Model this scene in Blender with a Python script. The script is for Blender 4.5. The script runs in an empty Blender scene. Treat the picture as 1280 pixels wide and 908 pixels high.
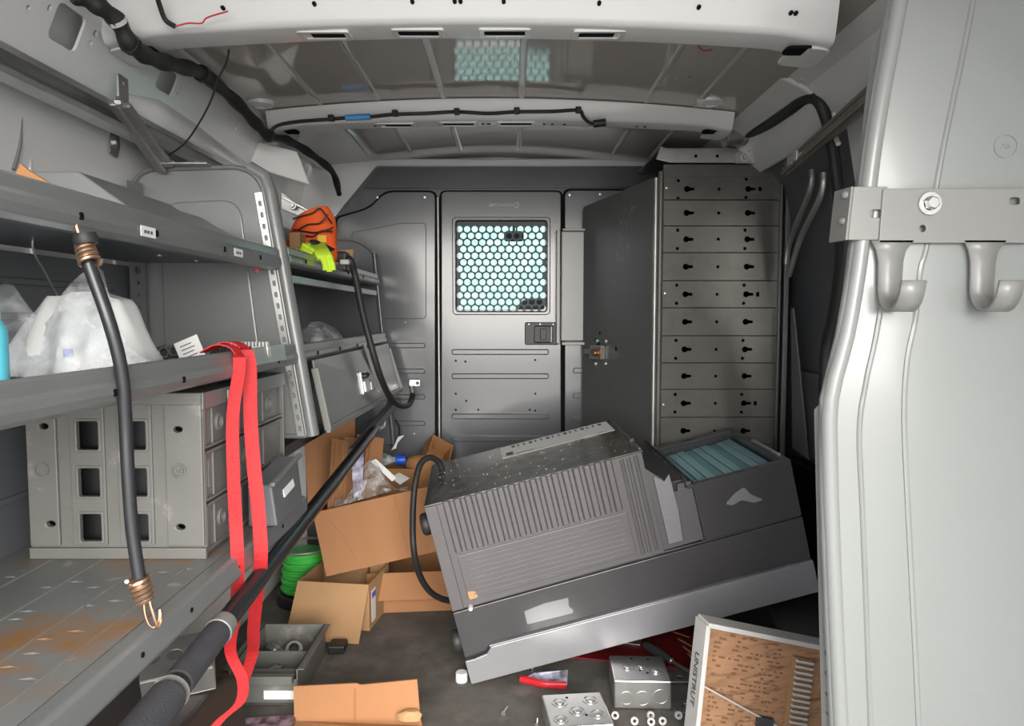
import bpy, bmesh, math, random
from mathutils import Vector as V, Matrix as Mx
random.seed(7)
S = bpy.context.scene
COL = S.collection

# ------------------------------------------------------------------ camera, sky, sun, exposure
CAM_H = 1.1
FPX = 900.0
TH = math.atan(59 / FPX)
cam_d = bpy.data.cameras.new('camera')
cam_d.sensor_width = 36.0
cam_d.lens = FPX / 1280 * 36
cam_d.clip_start = 0.02
cam = bpy.data.objects.new('camera', cam_d)
COL.objects.link(cam)
cam.location = (0, 0, CAM_H)
cam.rotation_euler = (math.pi / 2 - TH, 0, 0)
S.camera = cam

w = bpy.data.worlds.new('sky')
S.world = w
w.use_nodes = True
wn = w.node_tree
bg = wn.nodes['Background']
bg.inputs[0].default_value = (0.94, 0.965, 1.0, 1)
bg.inputs[1].default_value = 1.7

sun_d = bpy.data.lights.new('sun', 'SUN')
sun_d.energy = 2.4
sun_d.angle = math.radians(50)
sun_d.color = (1.0, 0.94, 0.86)
sun = bpy.data.objects.new('sun', sun_d)
COL.objects.link(sun)
sun.rotation_euler = V((0.16, -1.0, 0.30)).to_track_quat('Z', 'Y').to_euler()

S.view_settings.view_transform = 'Standard'
S.view_settings.look = 'None'
S.view_settings.gamma = 1
S.view_settings.use_curve_mapping = False
S.view_settings.exposure = 1.5

# ------------------------------------------------------------------ helpers
FW = V((0, math.cos(TH), -math.sin(TH)))
UP = V((0, math.sin(TH), math.cos(TH)))


def at(u, v, Y=None, X=None, Z=None):
    """world point seen at photo pixel (u, v) on the plane Y=, X= or Z="""
    r = FW + UP * ((454 - v) / FPX) + V((1, 0, 0)) * ((u - 640) / FPX)
    c = V((0, 0, CAM_H))
    if Y is not None:
        t = Y / r.y
    elif X is not None:
        t = X / r.x
    else:
        t = (Z - CAM_H) / r.z
    return c + r * t


def frame(o, x, y):
    x = V(x).normalized()
    y = V(y)
    y = (y - x * y.dot(x)).normalized()
    z = x.cross(y)
    m = Mx.Identity(4)
    for i in range(3):
        m[i][0], m[i][1], m[i][2], m[i][3] = x[i], y[i], z[i], o[i]
    return m


def XZ(o=(0, 0, 0)):          # local x = world X, local y = world Z, front faces the rear doors
    return frame(o, (1, 0, 0), (0, 0, 1))


def circ(cx, cy, r, n=14, ry=None):
    ry = r if ry is None else ry
    return [(cx + r * math.cos(2 * math.pi * i / n), cy + ry * math.sin(2 * math.pi * i / n)) for i in range(n)]


def rpoly(pts, r, n=4):
    """polygon with rounded corners"""
    out = []
    N = len(pts)
    for i in range(N):
        p0, p, p1 = V(pts[i - 1]), V(pts[i]), V(pts[(i + 1) % N])
        rr = r[i] if isinstance(r, (list, tuple)) else r
        if rr <= 0:
            out.append(tuple(p))
            continue
        a = (p0 - p)
        b = (p1 - p)
        k = min(rr, a.length * .49, b.length * .49)
        q0 = p + a.normalized() * k
        q1 = p + b.normalized() * k
        for j in range(n + 1):
            t = j / n
            out.append(tuple(q0 * (1 - t) ** 2 + p * 2 * t * (1 - t) + q1 * t * t))
    return out


def rrect(x0, y0, x1, y1, r, n=4):
    return rpoly([(x0, y0), (x1, y0), (x1, y1), (x0, y1)], r, n)


def keyhole(cx, cy, r, L):
    pts = []
    for i in range(11):
        a = math.radians(30 + 300 * i / 10)
        pts.append((cx + r * math.cos(a), cy + r * math.sin(a)))
    h = r * .42
    pts += [(cx + L, cy - h), (cx + L, cy + h)]
    return pts


class MB:
    def __init__(s):
        s.v = []
        s.f = []

    def add(s, vs, fs):
        o = len(s.v)
        s.v += [V(x) for x in vs]
        s.f += [tuple(i + o for i in f) for f in fs]
        return s

    def hexa(s, p):
        return s.add(p, [(0, 3, 2, 1), (4, 5, 6, 7), (0, 1, 5, 4), (1, 2, 6, 5), (2, 3, 7, 6), (3, 0, 4, 7)])

    def box(s, x0, x1, y0, y1, z0, z1, M=None):
        p = [V(c) for c in ((x0, y0, z0), (x1, y0, z0), (x1, y1, z0), (x0, y1, z0), (x0, y0, z1), (x1, y0, z1), (x1, y1, z1), (x0, y1, z1))]
        if M:
            p = [M @ q for q in p]
        return s.hexa(p)

    def sheet(s, p00, p10, p11, p01, t):
        """thick sheet on four corners"""
        a, b, c, d = V(p00), V(p10), V(p11), V(p01)
        n = (b - a).cross(d - a).normalized() * t
        return s.hexa([a, b, c, d, a + n, b + n, c + n, d + n])

    def bar(s, p0, p1, w, h, up=(0, 0, 1)):
        p0, p1 = V(p0), V(p1)
        d = (p1 - p0).normalized()
        sd = d.cross(V(up)).normalized() * w / 2
        u = sd.cross(d).normalized() * h / 2
        return s.hexa([p0 - sd - u, p0 + sd - u, p1 + sd - u, p1 - sd - u, p0 - sd + u, p0 + sd + u, p1 + sd + u, p1 - sd + u])

    def cyl(s, p0, p1, r0, r1=None, n=16):
        r1 = r0 if r1 is None else r1
        return s.tube([p0, p1], [r0, r1], n)

    def tube(s, pts, r, n=8, cap=True):
        pts = [V(p) for p in pts]
        N = len(pts)
        if not isinstance(r, (list, tuple)):
            r = [r] * N
        t0 = (pts[1] - pts[0]).normalized()
        a = t0.orthogonal().normalized()
        vs = []
        for i in range(N):
            if i == 0:
                t = t0
            elif i == N - 1:
                t = (pts[i] - pts[i - 1]).normalized()
            else:
                t = ((pts[i] - pts[i - 1]).normalized() + (pts[i + 1] - pts[i]).normalized())
                t = t.normalized() if t.length > 1e-6 else t0
            a = (a - t * a.dot(t)).normalized()
            b = t.cross(a)
            for k in range(n):
                q = 2 * math.pi * k / n
                vs.append(pts[i] + (a * math.cos(q) + b * math.sin(q)) * r[i])
        fs = []
        for i in range(N - 1):
            for k in range(n):
                k2 = (k + 1) % n
                fs.append((i * n + k, i * n + k2, (i + 1) * n + k2, (i + 1) * n + k))
        if cap:
            fs.append(tuple(range(n - 1, -1, -1)))
            fs.append(tuple((N - 1) * n + k for k in range(n)))
        return s.add(vs, fs)

    def ribbon(s, pts, wd, t=.0015):
        """flat strap through pts; wd = width vector (one, or one per point)"""
        pts = [V(p) for p in pts]
        N = len(pts)
        if not isinstance(wd, list):
            wd = [wd] * N
        vs = []
        for i, p in enumerate(pts):
            d = (pts[min(i + 1, N - 1)] - pts[max(i - 1, 0)]).normalized()
            h = V(wd[i]) / 2
            n = d.cross(h).normalized() * t / 2
            vs += [p - h - n, p + h - n, p + h + n, p - h + n]
        fs = []
        for i in range(N - 1):
            for k in range(4):
                k2 = (k + 1) % 4
                fs.append((4 * i + k, 4 * i + k2, 4 * i + 4 + k2, 4 * i + 4 + k))
        fs += [(3, 2, 1, 0), (4 * N - 4, 4 * N - 3, 4 * N - 2, 4 * N - 1)]
        return s.add(vs, fs)

    def prism(s, poly, M, t):
        """polygon in M's xy plane extruded to z = t (convex or simple)"""
        n = len(poly)
        a = [M @ V((x, y, 0)) for x, y in poly]
        b = [M @ V((x, y, t)) for x, y in poly]
        return s.add(a + b, [tuple(range(n - 1, -1, -1)), tuple(range(n, 2 * n))] + [(i, (i + 1) % n, n + (i + 1) % n, n + i) for i in range(n)])

    def lathe(s, prof, o=(0, 0, 0), ax=(0, 0, 1), n=20):
        ax = V(ax).normalized()
        a = ax.orthogonal().normalized()
        b = ax.cross(a)
        o = V(o)
        vs = []
        for r, h in prof:
            for k in range(n):
                q = 2 * math.pi * k / n
                vs.append(o + ax * h + (a * math.cos(q) + b * math.sin(q)) * r)
        fs = []
        m = len(prof)
        for i in range(m - 1):
            for k in range(n):
                k2 = (k + 1) % n
                fs.append((i * n + k, i * n + k2, (i + 1) * n + k2, (i + 1) * n + k))
        return s.add(vs, fs)

    def plate(s, outer, holes, t, M, bev=0.0):
        """flat plate with real holes, thickness t centred on M's xy plane"""
        cu = bpy.data.curves.new('tmp', 'CURVE')
        cu.dimensions = '2D'
        cu.fill_mode = 'BOTH'
        cu.extrude = max(t / 2 - bev, 1e-5)
        cu.bevel_depth = bev
        cu.bevel_resolution = 1
        cu.offset = -bev
        for pl in [outer] + list(holes):
            sp = cu.splines.new('POLY')
            sp.points.add(len(pl) - 1)
            for q, (x, y) in zip(sp.points, pl):
                q.co = (x, y, 0, 1)
            sp.use_cyclic_u = True
        ob = bpy.data.objects.new('tmp', cu)
        me = bpy.data.meshes.new_from_object(ob)
        bm = bmesh.new()
        bm.from_mesh(me)
        bmesh.ops.remove_doubles(bm, verts=bm.verts, dist=1e-6)
        bm.verts.index_update()
        vs = [M @ x.co for x in bm.verts]
        fs = [tuple(x.index for x in f.verts) for f in bm.faces]
        bm.free()
        bpy.data.objects.remove(ob)
        bpy.data.curves.remove(cu)
        bpy.data.meshes.remove(me)
        return s.add(vs, fs)

    def text(s, body, size, M, t=.0008):
        cu = bpy.data.curves.new('tmp', 'FONT')
        cu.body = body
        cu.size = size
        cu.extrude = t
        cu.align_x = 'CENTER'
        cu.align_y = 'CENTER'
        ob = bpy.data.objects.new('tmp', cu)
        me = bpy.data.meshes.new_from_object(ob)
        vs = [M @ x.co for x in me.vertices]
        fs = [tuple(p.vertices) for p in me.polygons]
        bpy.data.objects.remove(ob)
        bpy.data.curves.remove(cu)
        bpy.data.meshes.remove(me)
        return s.add(vs, fs)

    def build(s, name, m, parent=None, local=False, bevel=0, smooth=False, seg=2, fixn=True):
        me = bpy.data.meshes.new(name)
        vs = s.v
        base = None
        if parent is not None:
            if not local:
                im = WM[parent].inverted()
                vs = [im @ x for x in vs]
        else:
            lo = V((min(x.x for x in vs), min(x.y for x in vs), min(x.z for x in vs)))
            hi = V((max(x.x for x in vs), max(x.y for x in vs), max(x.z for x in vs)))
            base = V(((lo.x + hi.x) / 2, (lo.y + hi.y) / 2, lo.z))
            vs = [x - base for x in vs]
        me.from_pydata([tuple(x) for x in vs], [], s.f)
        if fixn:
            bm = bmesh.new()
            bm.from_mesh(me)
            bmesh.ops.recalc_face_normals(bm, faces=bm.faces)
            bm.to_mesh(me)
            bm.free()
        me.materials.append(m)
        if smooth:
            for p in me.polygons:
                p.use_smooth = True
            try:
                me.set_sharp_from_angle(angle=math.radians(45))
            except Exception:
                pass
        o = bpy.data.objects.new(name, me)
        COL.objects.link(o)
        if parent is not None:
            o.parent = parent
            WM[o] = WM[parent].copy()
        else:
            o.location = base
            WM[o] = Mx.Translation(base)
        if bevel:
            b = o.modifiers.new('edge', 'BEVEL')
            b.width = bevel
            b.segments = seg
            b.limit_method = 'ANGLE'
            b.angle_limit = math.radians(35)
        return o


WM = {}


def thing(name, label, cat, loc=(0, 0, 0), rot=None, group=None):
    o = bpy.data.objects.new(name, None)
    o.empty_display_size = .05
    COL.objects.link(o)
    m = Mx.Translation(V(loc))
    if rot is not None:
        m = m @ rot.to_4x4()
        o.rotation_euler = rot.to_euler()
    o.location = loc
    WM[o] = m
    return tag(o, label, cat, group)


def tag(o, label, cat, group=None):
    o['label'] = label
    o['category'] = cat
    if group:
        o['group'] = group
    return o


def struct(o, label=None):
    o['kind'] = 'structure'
    if label:
        o['label'] = label
    return o


def inst(src, name, parent, M):
    """another object sharing src's mesh; M is in world space, or local to the parent if no parent"""
    o = bpy.data.objects.new(name, src.data)
    COL.objects.link(o)
    L = WM[parent].inverted() @ M if parent is not None else M
    o.parent = parent
    o.location = L.to_translation()
    o.rotation_euler = L.to_euler()
    WM[o] = M
    return o


def smoothpath(pts, k=6):
    pts = [V(p) for p in pts]
    out = []
    n = len(pts)
    for i in range(n - 1):
        p0, p1, p2, p3 = pts[max(i - 1, 0)], pts[i], pts[i + 1], pts[min(i + 2, n - 1)]
        for j in range(k):
            t = j / k
            out.append(.5 * ((2 * p1) + (p2 - p0) * t + (2 * p0 - 5 * p1 + 4 * p2 - p3) * t * t + (3 * p1 - p0 - 3 * p2 + p3) * t ** 3))
    out.append(pts[-1])
    return out


# ------------------------------------------------------------------ materials
def mat(name, col, rough=.4, metal=0., var=.12, vs=6., bump=0., bs=60., coat=0., spec=None, col2=None, thr=(.5, .62), ps=4., scr=0., scrcol=(.55, .55, .53), stretch=None):
    m = bpy.data.materials.new(name)
    m.use_nodes = True
    nt = m.node_tree
    N, L = nt.nodes, nt.links
    b = N['Principled BSDF']
    b.inputs['Metallic'].default_value = metal
    b.inputs['Coat Weight'].default_value = coat
    b.inputs['Coat Roughness'].default_value = .12
    tc = N.new('ShaderNodeTexCoord')
    mp = N.new('ShaderNodeMapping')
    L.new(tc.outputs['Object'], mp.inputs[0])
    if stretch:
        mp.inputs['Scale'].default_value = stretch
    n1 = N.new('ShaderNodeTexNoise')
    n1.inputs['Scale'].default_value = vs
    n1.inputs['Detail'].default_value = 6
    L.new(mp.outputs[0], n1.inputs[0])
    mr = N.new('ShaderNodeMapRange')
    mr.inputs[1].default_value = .2
    mr.inputs[2].default_value = .8
    mr.inputs[3].default_value = 1 - var
    mr.inputs[4].default_value = 1 + var
    L.new(n1.outputs[0], mr.inputs[0])
    mul = N.new('ShaderNodeMix')
    mul.data_type = 'RGBA'
    mul.blend_type = 'MULTIPLY'
    mul.inputs[0].default_value = 1
    mul.inputs[6].default_value = (*col, 1)
    L.new(mr.outputs[0], mul.inputs[7])
    out = mul.outputs[2]
    if col2:                      # stains, rust or wear with a shape of their own
        n2 = N.new('ShaderNodeTexNoise')
        n2.inputs['Scale'].default_value = ps
        n2.inputs['Detail'].default_value = 8
        n2.inputs['Roughness'].default_value = .62
        L.new(mp.outputs[0], n2.inputs[0])
        cr = N.new('ShaderNodeMapRange')
        cr.inputs[1].default_value, cr.inputs[2].default_value = thr
        L.new(n2.outputs[0], cr.inputs[0])
        mx = N.new('ShaderNodeMix')
        mx.data_type = 'RGBA'
        L.new(cr.outputs[0], mx.inputs[0])
        L.new(out, mx.inputs[6])
        mx.inputs[7].default_value = (*col2, 1)
        out = mx.outputs[2]
    if scr:                       # fine scratches
        m2 = N.new('ShaderNodeMapping')
        m2.inputs['Scale'].default_value = (4, 4, 160)
        m2.inputs['Rotation'].default_value = (.5, .9, .3)
        L.new(tc.outputs['Object'], m2.inputs[0])
        n3 = N.new('ShaderNodeTexNoise')
        n3.inputs['Scale'].default_value = 5
        n3.inputs['Detail'].default_value = 1
        L.new(m2.outputs[0], n3.inputs[0])
        c3 = N.new('ShaderNodeMapRange')
        c3.inputs[1].default_value = .70
        c3.inputs[2].default_value = .74
        c3.inputs[4].default_value = scr
        L.new(n3.outputs[0], c3.inputs[0])
        mx = N.new('ShaderNodeMix')
        mx.data_type = 'RGBA'
        L.new(c3.outputs[0], mx.inputs[0])
        L.new(out, mx.inputs[6])
        mx.inputs[7].default_value = (*scrcol, 1)
        out = mx.outputs[2]
    L.new(out, b.inputs['Base Color'])
    b.inputs['Roughness'].default_value = rough
    if spec is not None:
        b.inputs['Specular IOR Level'].default_value = spec
    if bump:
        nb = N.new('ShaderNodeTexNoise')
        nb.inputs['Scale'].default_value = bs
        nb.inputs['Detail'].default_value = 3
        L.new(mp.outputs[0], nb.inputs[0])
        bp = N.new('ShaderNodeBump')
        bp.inputs['Strength'].default_value = bump
        bp.inputs['Distance'].default_value = .004
        L.new(nb.outputs[0], bp.inputs['Height'])
        L.new(bp.outputs[0], b.inputs['Normal'])
    return m


def clear(name, col, alpha=.25, rough=.12, bump=.6):
    """thin clear plastic film or pane: see-through with a glossy skin"""
    m = bpy.data.materials.new(name)
    m.use_nodes = True
    nt = m.node_tree
    N, L = nt.nodes, nt.links
    N.remove(N['Principled BSDF'])
    tr = N.new('ShaderNodeBsdfTransparent')
    tr.inputs[0].default_value = (min(1, col[0] + .15), min(1, col[1] + .15), min(1, col[2] + .15), 1)
    pr = N.new('ShaderNodeBsdfPrincipled')
    pr.inputs['Base Color'].default_value = (*col, 1)
    pr.inputs['Roughness'].default_value = rough
    tc = N.new('ShaderNodeTexCoord')
    nz = N.new('ShaderNodeTexNoise')
    nz.inputs['Scale'].default_value = 28
    nz.inputs['Detail'].default_value = 4
    L.new(tc.outputs['Object'], nz.inputs[0])
    if bump:
        bp = N.new('ShaderNodeBump')
        bp.inputs['Strength'].default_value = bump
        bp.inputs['Distance'].default_value = .01
        L.new(nz.outputs[0], bp.inputs['Height'])
        L.new(bp.outputs[0], pr.inputs['Normal'])
    mr = N.new('ShaderNodeMapRange')
    mr.inputs[1].default_value = .42
    mr.inputs[2].default_value = .68
    mr.inputs[3].default_value = alpha * .45
    mr.inputs[4].default_value = min(1, alpha * 2.6)
    L.new(nz.outputs[0], mr.inputs[0])
    mx = N.new('ShaderNodeMixShader')
    L.new(mr.outputs[0], mx.inputs[0])
    L.new(tr.outputs[0], mx.inputs[1])
    L.new(pr.outputs[0], mx.inputs[2])
    L.new(mx.outputs[0], N['Material Output'].inputs[0])
    return m


M = {
    'white': mat('white_body_paint', (.70, .70, .69), .26, var=.05, vs=2.5, coat=.4, scr=.15, scrcol=(.4, .4, .4)),
    'roof': mat('bare_roof_sheet', (.46, .42, .395), .06, var=.06, vs=2, coat=.5),
    'floor': mat('worn_floor_mat', (.125, .115, .103), .75, var=.35, vs=14, bump=.5, bs=240, col2=(.21, .195, .17), thr=(.52, .75), ps=9),
    'shelf': mat('grey_shelf_paint', (.16, .166, .166), .33, var=.10, vs=5, coat=.25, scr=.08),
    'shelf_rust': mat('rusty_shelf_paint', (.17, .174, .17), .42, var=.12, vs=6, col2=(.26, .125, .04), thr=(.54, .66), ps=4.2, scr=.3),
    'under': mat('shelf_back_grey', (.13, .137, .148), .38, var=.08, vs=4),
    'worn': mat('worn_grey_cabinet', (.145, .145, .134), .42, var=.12, vs=9, col2=(.34, .32, .28), thr=(.60, .74), ps=9, scr=.12),
    'bin': mat('grey_plastic_bin', (.165, .16, .155), .5, var=.10, vs=7),
    'zinc': mat('zinc_steel', (.60, .60, .59), .30, metal=.9, var=.12, vs=14),
    'dullzinc': mat('dull_zinc', (.42, .41, .39), .40, metal=.8, var=.2, vs=12),
    'brown': mat('brown_worn_rail', (.22, .185, .16), .38, metal=.6, var=.2, vs=10),
    'part': mat('partition_grey', (.100, .104, .113), .24, var=.08, vs=3, coat=.45),
    'partdk': mat('partition_dark', (.085, .09, .097), .3, var=.08, vs=3, coat=.3),
    'seam': mat('black_gap', (.008, .008, .009), .8, spec=.1),
    'lock': mat('locker_grey', (.135, .130, .115), .34, metal=.25, var=.16, vs=5, col2=(.08, .077, .068), thr=(.5, .72), ps=3, scr=.25, scrcol=(.35, .35, .33)),
    'lockdoor': mat('locker_door_grey', (.092, .095, .092), .38, var=.10, vs=4, scr=.2, scrcol=(.3, .3, .29)),
    'cab': mat('fallen_cabinet_charcoal', (.058, .056, .060), .30, var=.14, vs=5, coat=.2, scr=.22, scrcol=(.25, .25, .25)),
    'cabrib': mat('fallen_cabinet_ribbed', (.115, .108, .113), .35, var=.10, vs=6, scr=.3, scrcol=(.35, .33, .34)),
    'cablight': mat('fallen_cabinet_light_strip', (.27, .27, .285), .32, metal=.25, var=.10, vs=4, scr=.3),
    'cabtop': mat('dusty_glossy_top', (.060, .058, .052), .22, var=.2, vs=7, col2=(.22, .21, .18), thr=(.60, .72), ps=30, coat=.4, scr=.3),
    'slat_reflect': mat('teal_reflection_slat', (.32, .58, .64), .14, metal=.2, var=.25, vs=9, coat=.3, stretch=(1, .2, 1)),  # the window's teal reflection is put into this base colour
    'slat_reflect_dim': mat('dim_reflection_slat', (.18, .38, .43), .22, metal=.2, var=.25, vs=9, stretch=(1, .2, 1)),  # dimmer stripe of the same painted reflection
    'panel': mat('pale_grey_panel', (.225, .235, .228), .30, var=.04, vs=2, coat=.3, scr=.04, scrcol=(.6, .58, .54)),
    'hook': mat('pale_hook_steel', (.225, .225, .215), .34, var=.05, vs=6, metal=.1),
    'black': mat('black_plastic', (.016, .016, .018), .45, var=.2, vs=10),
    'rubber': mat('black_rubber', (.020, .020, .020), .55, var=.2, vs=20, bump=.2),
    'gloss': mat('black_gloss_pole', (.020, .021, .024), .28, var=.2, vs=10),
    'foam': mat('charcoal_foam_grip', (.045, .045, .052), .8, var=.15, vs=30, bump=.4, bs=300),
    'copper': mat('copper_wire_coil', (.55, .36, .24), .32, metal=.9, var=.15, vs=20),
    'red': mat('red_webbing', (.50, .018, .022), .62, var=.12, vs=40, bump=.5, bs=400),
    'redpl': mat('red_plastic', (.55, .02, .03), .3, var=.1),
    'card': mat('cardboard', (.36, .172, .076), .85, var=.10, vs=7, bump=.15, bs=90, stretch=(1, 1, .3)),
    'cardpale': mat('pale_cardboard', (.41, .24, .115), .85, var=.10, vs=7, bump=.15, bs=90, stretch=(1, 1, .3)),
    'carddk': mat('dark_cardboard', (.36, .175, .07), .85, var=.14, vs=7, bump=.15, bs=90),
    'cardprint': mat('stained_cardboard', (.42, .23, .125), .85, var=.2, vs=9, col2=(.20, .10, .05), thr=(.5, .68), ps=14, stretch=(1, 1, 5)),
    'whitecard': mat('white_card', (.55, .54, .52), .7, var=.10, vs=10),
    'paper': mat('white_paper', (.75, .75, .74), .75, var=.04),
    'print': mat('grey_print', (.10, .10, .10), .7),
    'orange': mat('orange_vest', (.95, .13, .02), .8, var=.12, vs=14, bump=.4, bs=250),
    'yellow': mat('reflective_yellow', (.95, .55, .05), .5, var=.1),
    'lime': mat('lime_glove', (.55, .80, .04), .8, var=.15, vs=25, bump=.3, bs=200),
    'green': mat('green_wire', (.05, .42, .06), .4, var=.10, vs=30),
    'blue': mat('blue_cap', (.01, .08, .55), .4, var=.05),
    'tape': mat('blue_tape', (.10, .36, .75), .45, var=.15, vs=30),
    'cyan': mat('cyan_plastic', (.10, .50, .62), .35, var=.05),
    'sack': mat('white_sack', (.62, .63, .62), .6, var=.06, vs=5, bump=.5, bs=14),
    'film': clear('clear_bag_film', (.80, .81, .82), .16, .08),
    'film2': clear('clear_blister', (.68, .68, .80), .30, .12, .2),
    'glass': clear('windscreen_glass', (.60, .82, .80), .10, .03, 0),
    'pet': clear('bottle_plastic', (.75, .8, .82), .22, .06, .3),
    'trim': mat('dark_door_trim', (.10, .105, .115), .55, var=.08, vs=5),
    'arch': mat('black_wheel_arch', (.022, .022, .022), .6, var=.25, vs=9, bump=.3),
    'archbr': mat('brown_black_arch_cover', (.040, .030, .026), .6, var=.5, vs=12, stretch=(1, .15, 1)),
    'dash': mat('cab_dash', (.06, .065, .07), .6, var=.1),
    'concrete': mat('yard_concrete', (.42, .41, .39), .9, var=.15, vs=.7),
    'purple': clear('mauve_plastic_lid', (.45, .33, .38), .45, .15, .3),
}

# ------------------------------------------------------------------ shared small parts
def proto_mesh(mb, name, m, smooth=False):
    me = bpy.data.meshes.new(name)
    me.from_pydata([tuple(x) for x in mb.v], [], mb.f)
    bm = bmesh.new()
    bm.from_mesh(me)
    bmesh.ops.recalc_face_normals(bm, faces=bm.faces)
    bm.to_mesh(me)
    bm.free()
    me.materials.append(m)
    if smooth:
        for p in me.polygons:
            p.use_smooth = True
        me.set_sharp_from_angle(angle=math.radians(40))
    return me


class P:                       # tiny wrapper so inst() can share a bare mesh
    def __init__(s, me):
        s.data = me


b = MB()
b.lathe([(0, .0), (.011, 0), (.011, .0015), (.0105, .002), (.0066, .002)], n=16)
b.lathe([(.0066, .002), (.0066, .006), (.005, .0075), (0, .0075)], n=6)
BOLT = P(proto_mesh(b, 'bolt', M['zinc']))
b = MB()
b.lathe([(0, 0), (.006, 0), (.006, .001), (.0045, .003), (0, .0036)], n=12)
RIVET = P(proto_mesh(b, 'rivet', M['zinc'], True))


def bolt(parent, p, n, s=1.0, src=BOLT, name='bolt'):
    q = V(n).to_track_quat('Z', 'Y').to_matrix().to_4x4()
    o = inst(src, name, parent, Mx.Translation(V(p)) @ q)
    if s != 1:
        o.scale = (s, s, s)
    return o

# ================================================================== THE VAN SHELL
def zr(x):
    return 1.785 - .045 * ((x + .06) / .78) ** 2


b = MB()
b.box(-1.02, 1.10, -.2, 3.2, -.03, 0)
floor = struct(b.build('floor', M['floor'], bevel=.004), 'worn dark floor mat of the cargo bay')
b = MB()
b.box(-40, 40, -40, 40, -.72, -.70)
struct(b.build('ground', M['concrete']), 'pale concrete yard under the van')

b = MB()
b.box(-9, 9, 12, 12.2, -.7, 4.5)  # added wall, dims the sky seen through the partition screen
struct(b.build('wall_yard_added', mat('pale_added_wall', (.32, .355, .355), .9, var=.25, vs=.8)), 'added pale wall in the yard dimming the view ahead of the van')
# roof skin
xs = [-.86 + 1.60 * i / 40 for i in range(41)]
# one continuous skin
b = MB()
vs, fs = [], []
for i, x in enumerate(xs):
    for y in (-.2, 3.25):
        vs += [(x, y, zr(x)), (x, y, zr(x) + .02)]
for i in range(40):
    a = 4 * i
    c = a + 4
    fs += [(a, a + 2, c + 2, c), (a + 1, c + 1, c + 3, a + 3), (a, c, c + 1, a + 1), (a + 2, a + 3, c + 3, c + 2)]
b.add(vs, fs)
ceiling = struct(b.build('ceiling', M['roof'], smooth=True), 'grey brown glossy sheet metal van roof')
for x in (-.60, -.42, -.215, .03, .42, .575):
    b = MB()
    z = zr(x)
    for y0, y1 in ((1.62, 2.30), (2.46, 3.02)):
        b.prism([(-.013, .004), (-.006, -.006), (.006, -.006), (.013, .004)], frame((x, y0, z), (1, 0, 0), (0, 0, 1)), -(y1 - y0))
    b.build('roof_rib', M['roof'] if abs(x) > .3 else M['white'], ceiling, bevel=.002)
# raised round stamped feet of the roof frames
for u, v in ((325, 128), (888, 118)):
    p = at(u, v, Y=2.24)
    b = MB()
    b.lathe([(.045, .012), (.04, -.004), (.018, -.010), (.012, -.004), (0, -.004)], (p.x, p.y, zr(p.x) - .004), n=20)
    b.build('stamped_boss', M['white'], ceiling, smooth=True)

# roof bows
def bow(name, label, Y0, x0, x1, zc, drop, dy, hz, zfront):
    N = 44
    vs, fs = [], []
    for i in range(N + 1):
        x = x0 + (x1 - x0) * i / N
        k = ((x - (x0 + x1) / 2) / ((x1 - x0) / 2))
        z = zc - drop * k * k
        e = max(0, abs(k) - .86) / .14              # ends flare down onto the cant rail
        z -= .012 * e
        zt = zr(x) - .003
        prof = [(Y0 - .02, zt), (Y0 - .018, zt - .012), (Y0 - .002, z + .012), (Y0 + .004, z + .003), (Y0 + .016, z),
                (Y0 + dy - .01, z + zfront), (Y0 + dy, z + zfront + .012), (Y0 + dy + .02, zt - .01), (Y0 + dy + .03, zt)]
        vs += [(x, y, zz) for y, zz in prof]
    n = 9
    for i in range(N):
        for k in range(n):
            k2 = (k + 1) % n
            fs.append((i * n + k, i * n + k2, (i + 1) * n + k2, (i + 1) * n + k))
    fs += [tuple(range(n)), tuple(N * n + k for k in range(n - 1, -1, -1))]
    b = MB().add(vs, fs)
    o = struct(b.build(name, M['white'], smooth=True), label)

    def zb(x):
        k = ((x - (x0 + x1) / 2) / ((x1 - x0) / 2))
        return zc - drop * k * k
    return o, zb


bow1, zb1 = bow('trim_1', 'white pressed steel roof bow with slots, closest to the rear doors', 1.50, -.83, .655, 1.694, .030, .105, .08, .003)
bow2, zb2 = bow('trim_2', 'white pressed steel roof bow carrying a taped black wire', 2.33, -.775, .70, 1.722, .022, .09, .05, 0.0)


def slots(bw, zb, Y0, Y1, rise, us, Yp, w):
    for u in us:
        x = (u - 640) / FPX * Yp
        z = zb(x)
        sl = rise / (Y1 - Y0)
        m = frame((x, (Y0 + Y1) / 2, z + rise / 2), (1, 0, 0), (0, 1, sl))
        b = MB()
        b.plate(rrect(-w / 2 - .012, -.026, w / 2 + .012, .026, .008), [rrect(-w / 2, -.016, w / 2, .016, .005)], .008, m, .001)
        o = b.build('slot_rim', M['white'], bw)
        b = MB()
        b.box(-w / 2, w / 2, -.016, .016, -.001, .003, m)
        b.build('slot_gap', M['seam'], o)


slots(bow1, zb1, 1.518, 1.594, .003, (412, 526, 631, 746), 1.55, .085)
slots(bow2, zb2, 2.345, 2.41, 0, (497, 574, 645), 2.37, .10)
b = MB()
for u, Y0, zz in [(u, 1.497, .036) for u in (292, 402, 520, 571, 578, 630, 745, 865, 976, 982)]:
    x = (u - 640) / FPX * 1.5
    b.cyl((x, Y0 - .012, zb1(x) + zz), (x, Y0 + .008, zb1(x) + zz), .0042, n=10)
b.build('bow_holes', M['seam'], bow1)['kind'] = 'stuff'
b = MB()
for u in (372, 440, 462, 480, 577, 676, 690, 711, 782, 800, 812, 848, 870):
    x = (u - 640) / FPX * 1.55
    b.cyl((x, 1.545, zb1(x) + .005), (x, 1.545, zb1(x) + .02), .007 if u in (372, 782, 870) else .0045, n=10)
b.build('bow_holes', M['seam'], bow1)['kind'] = 'stuff'
b = MB()
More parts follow.
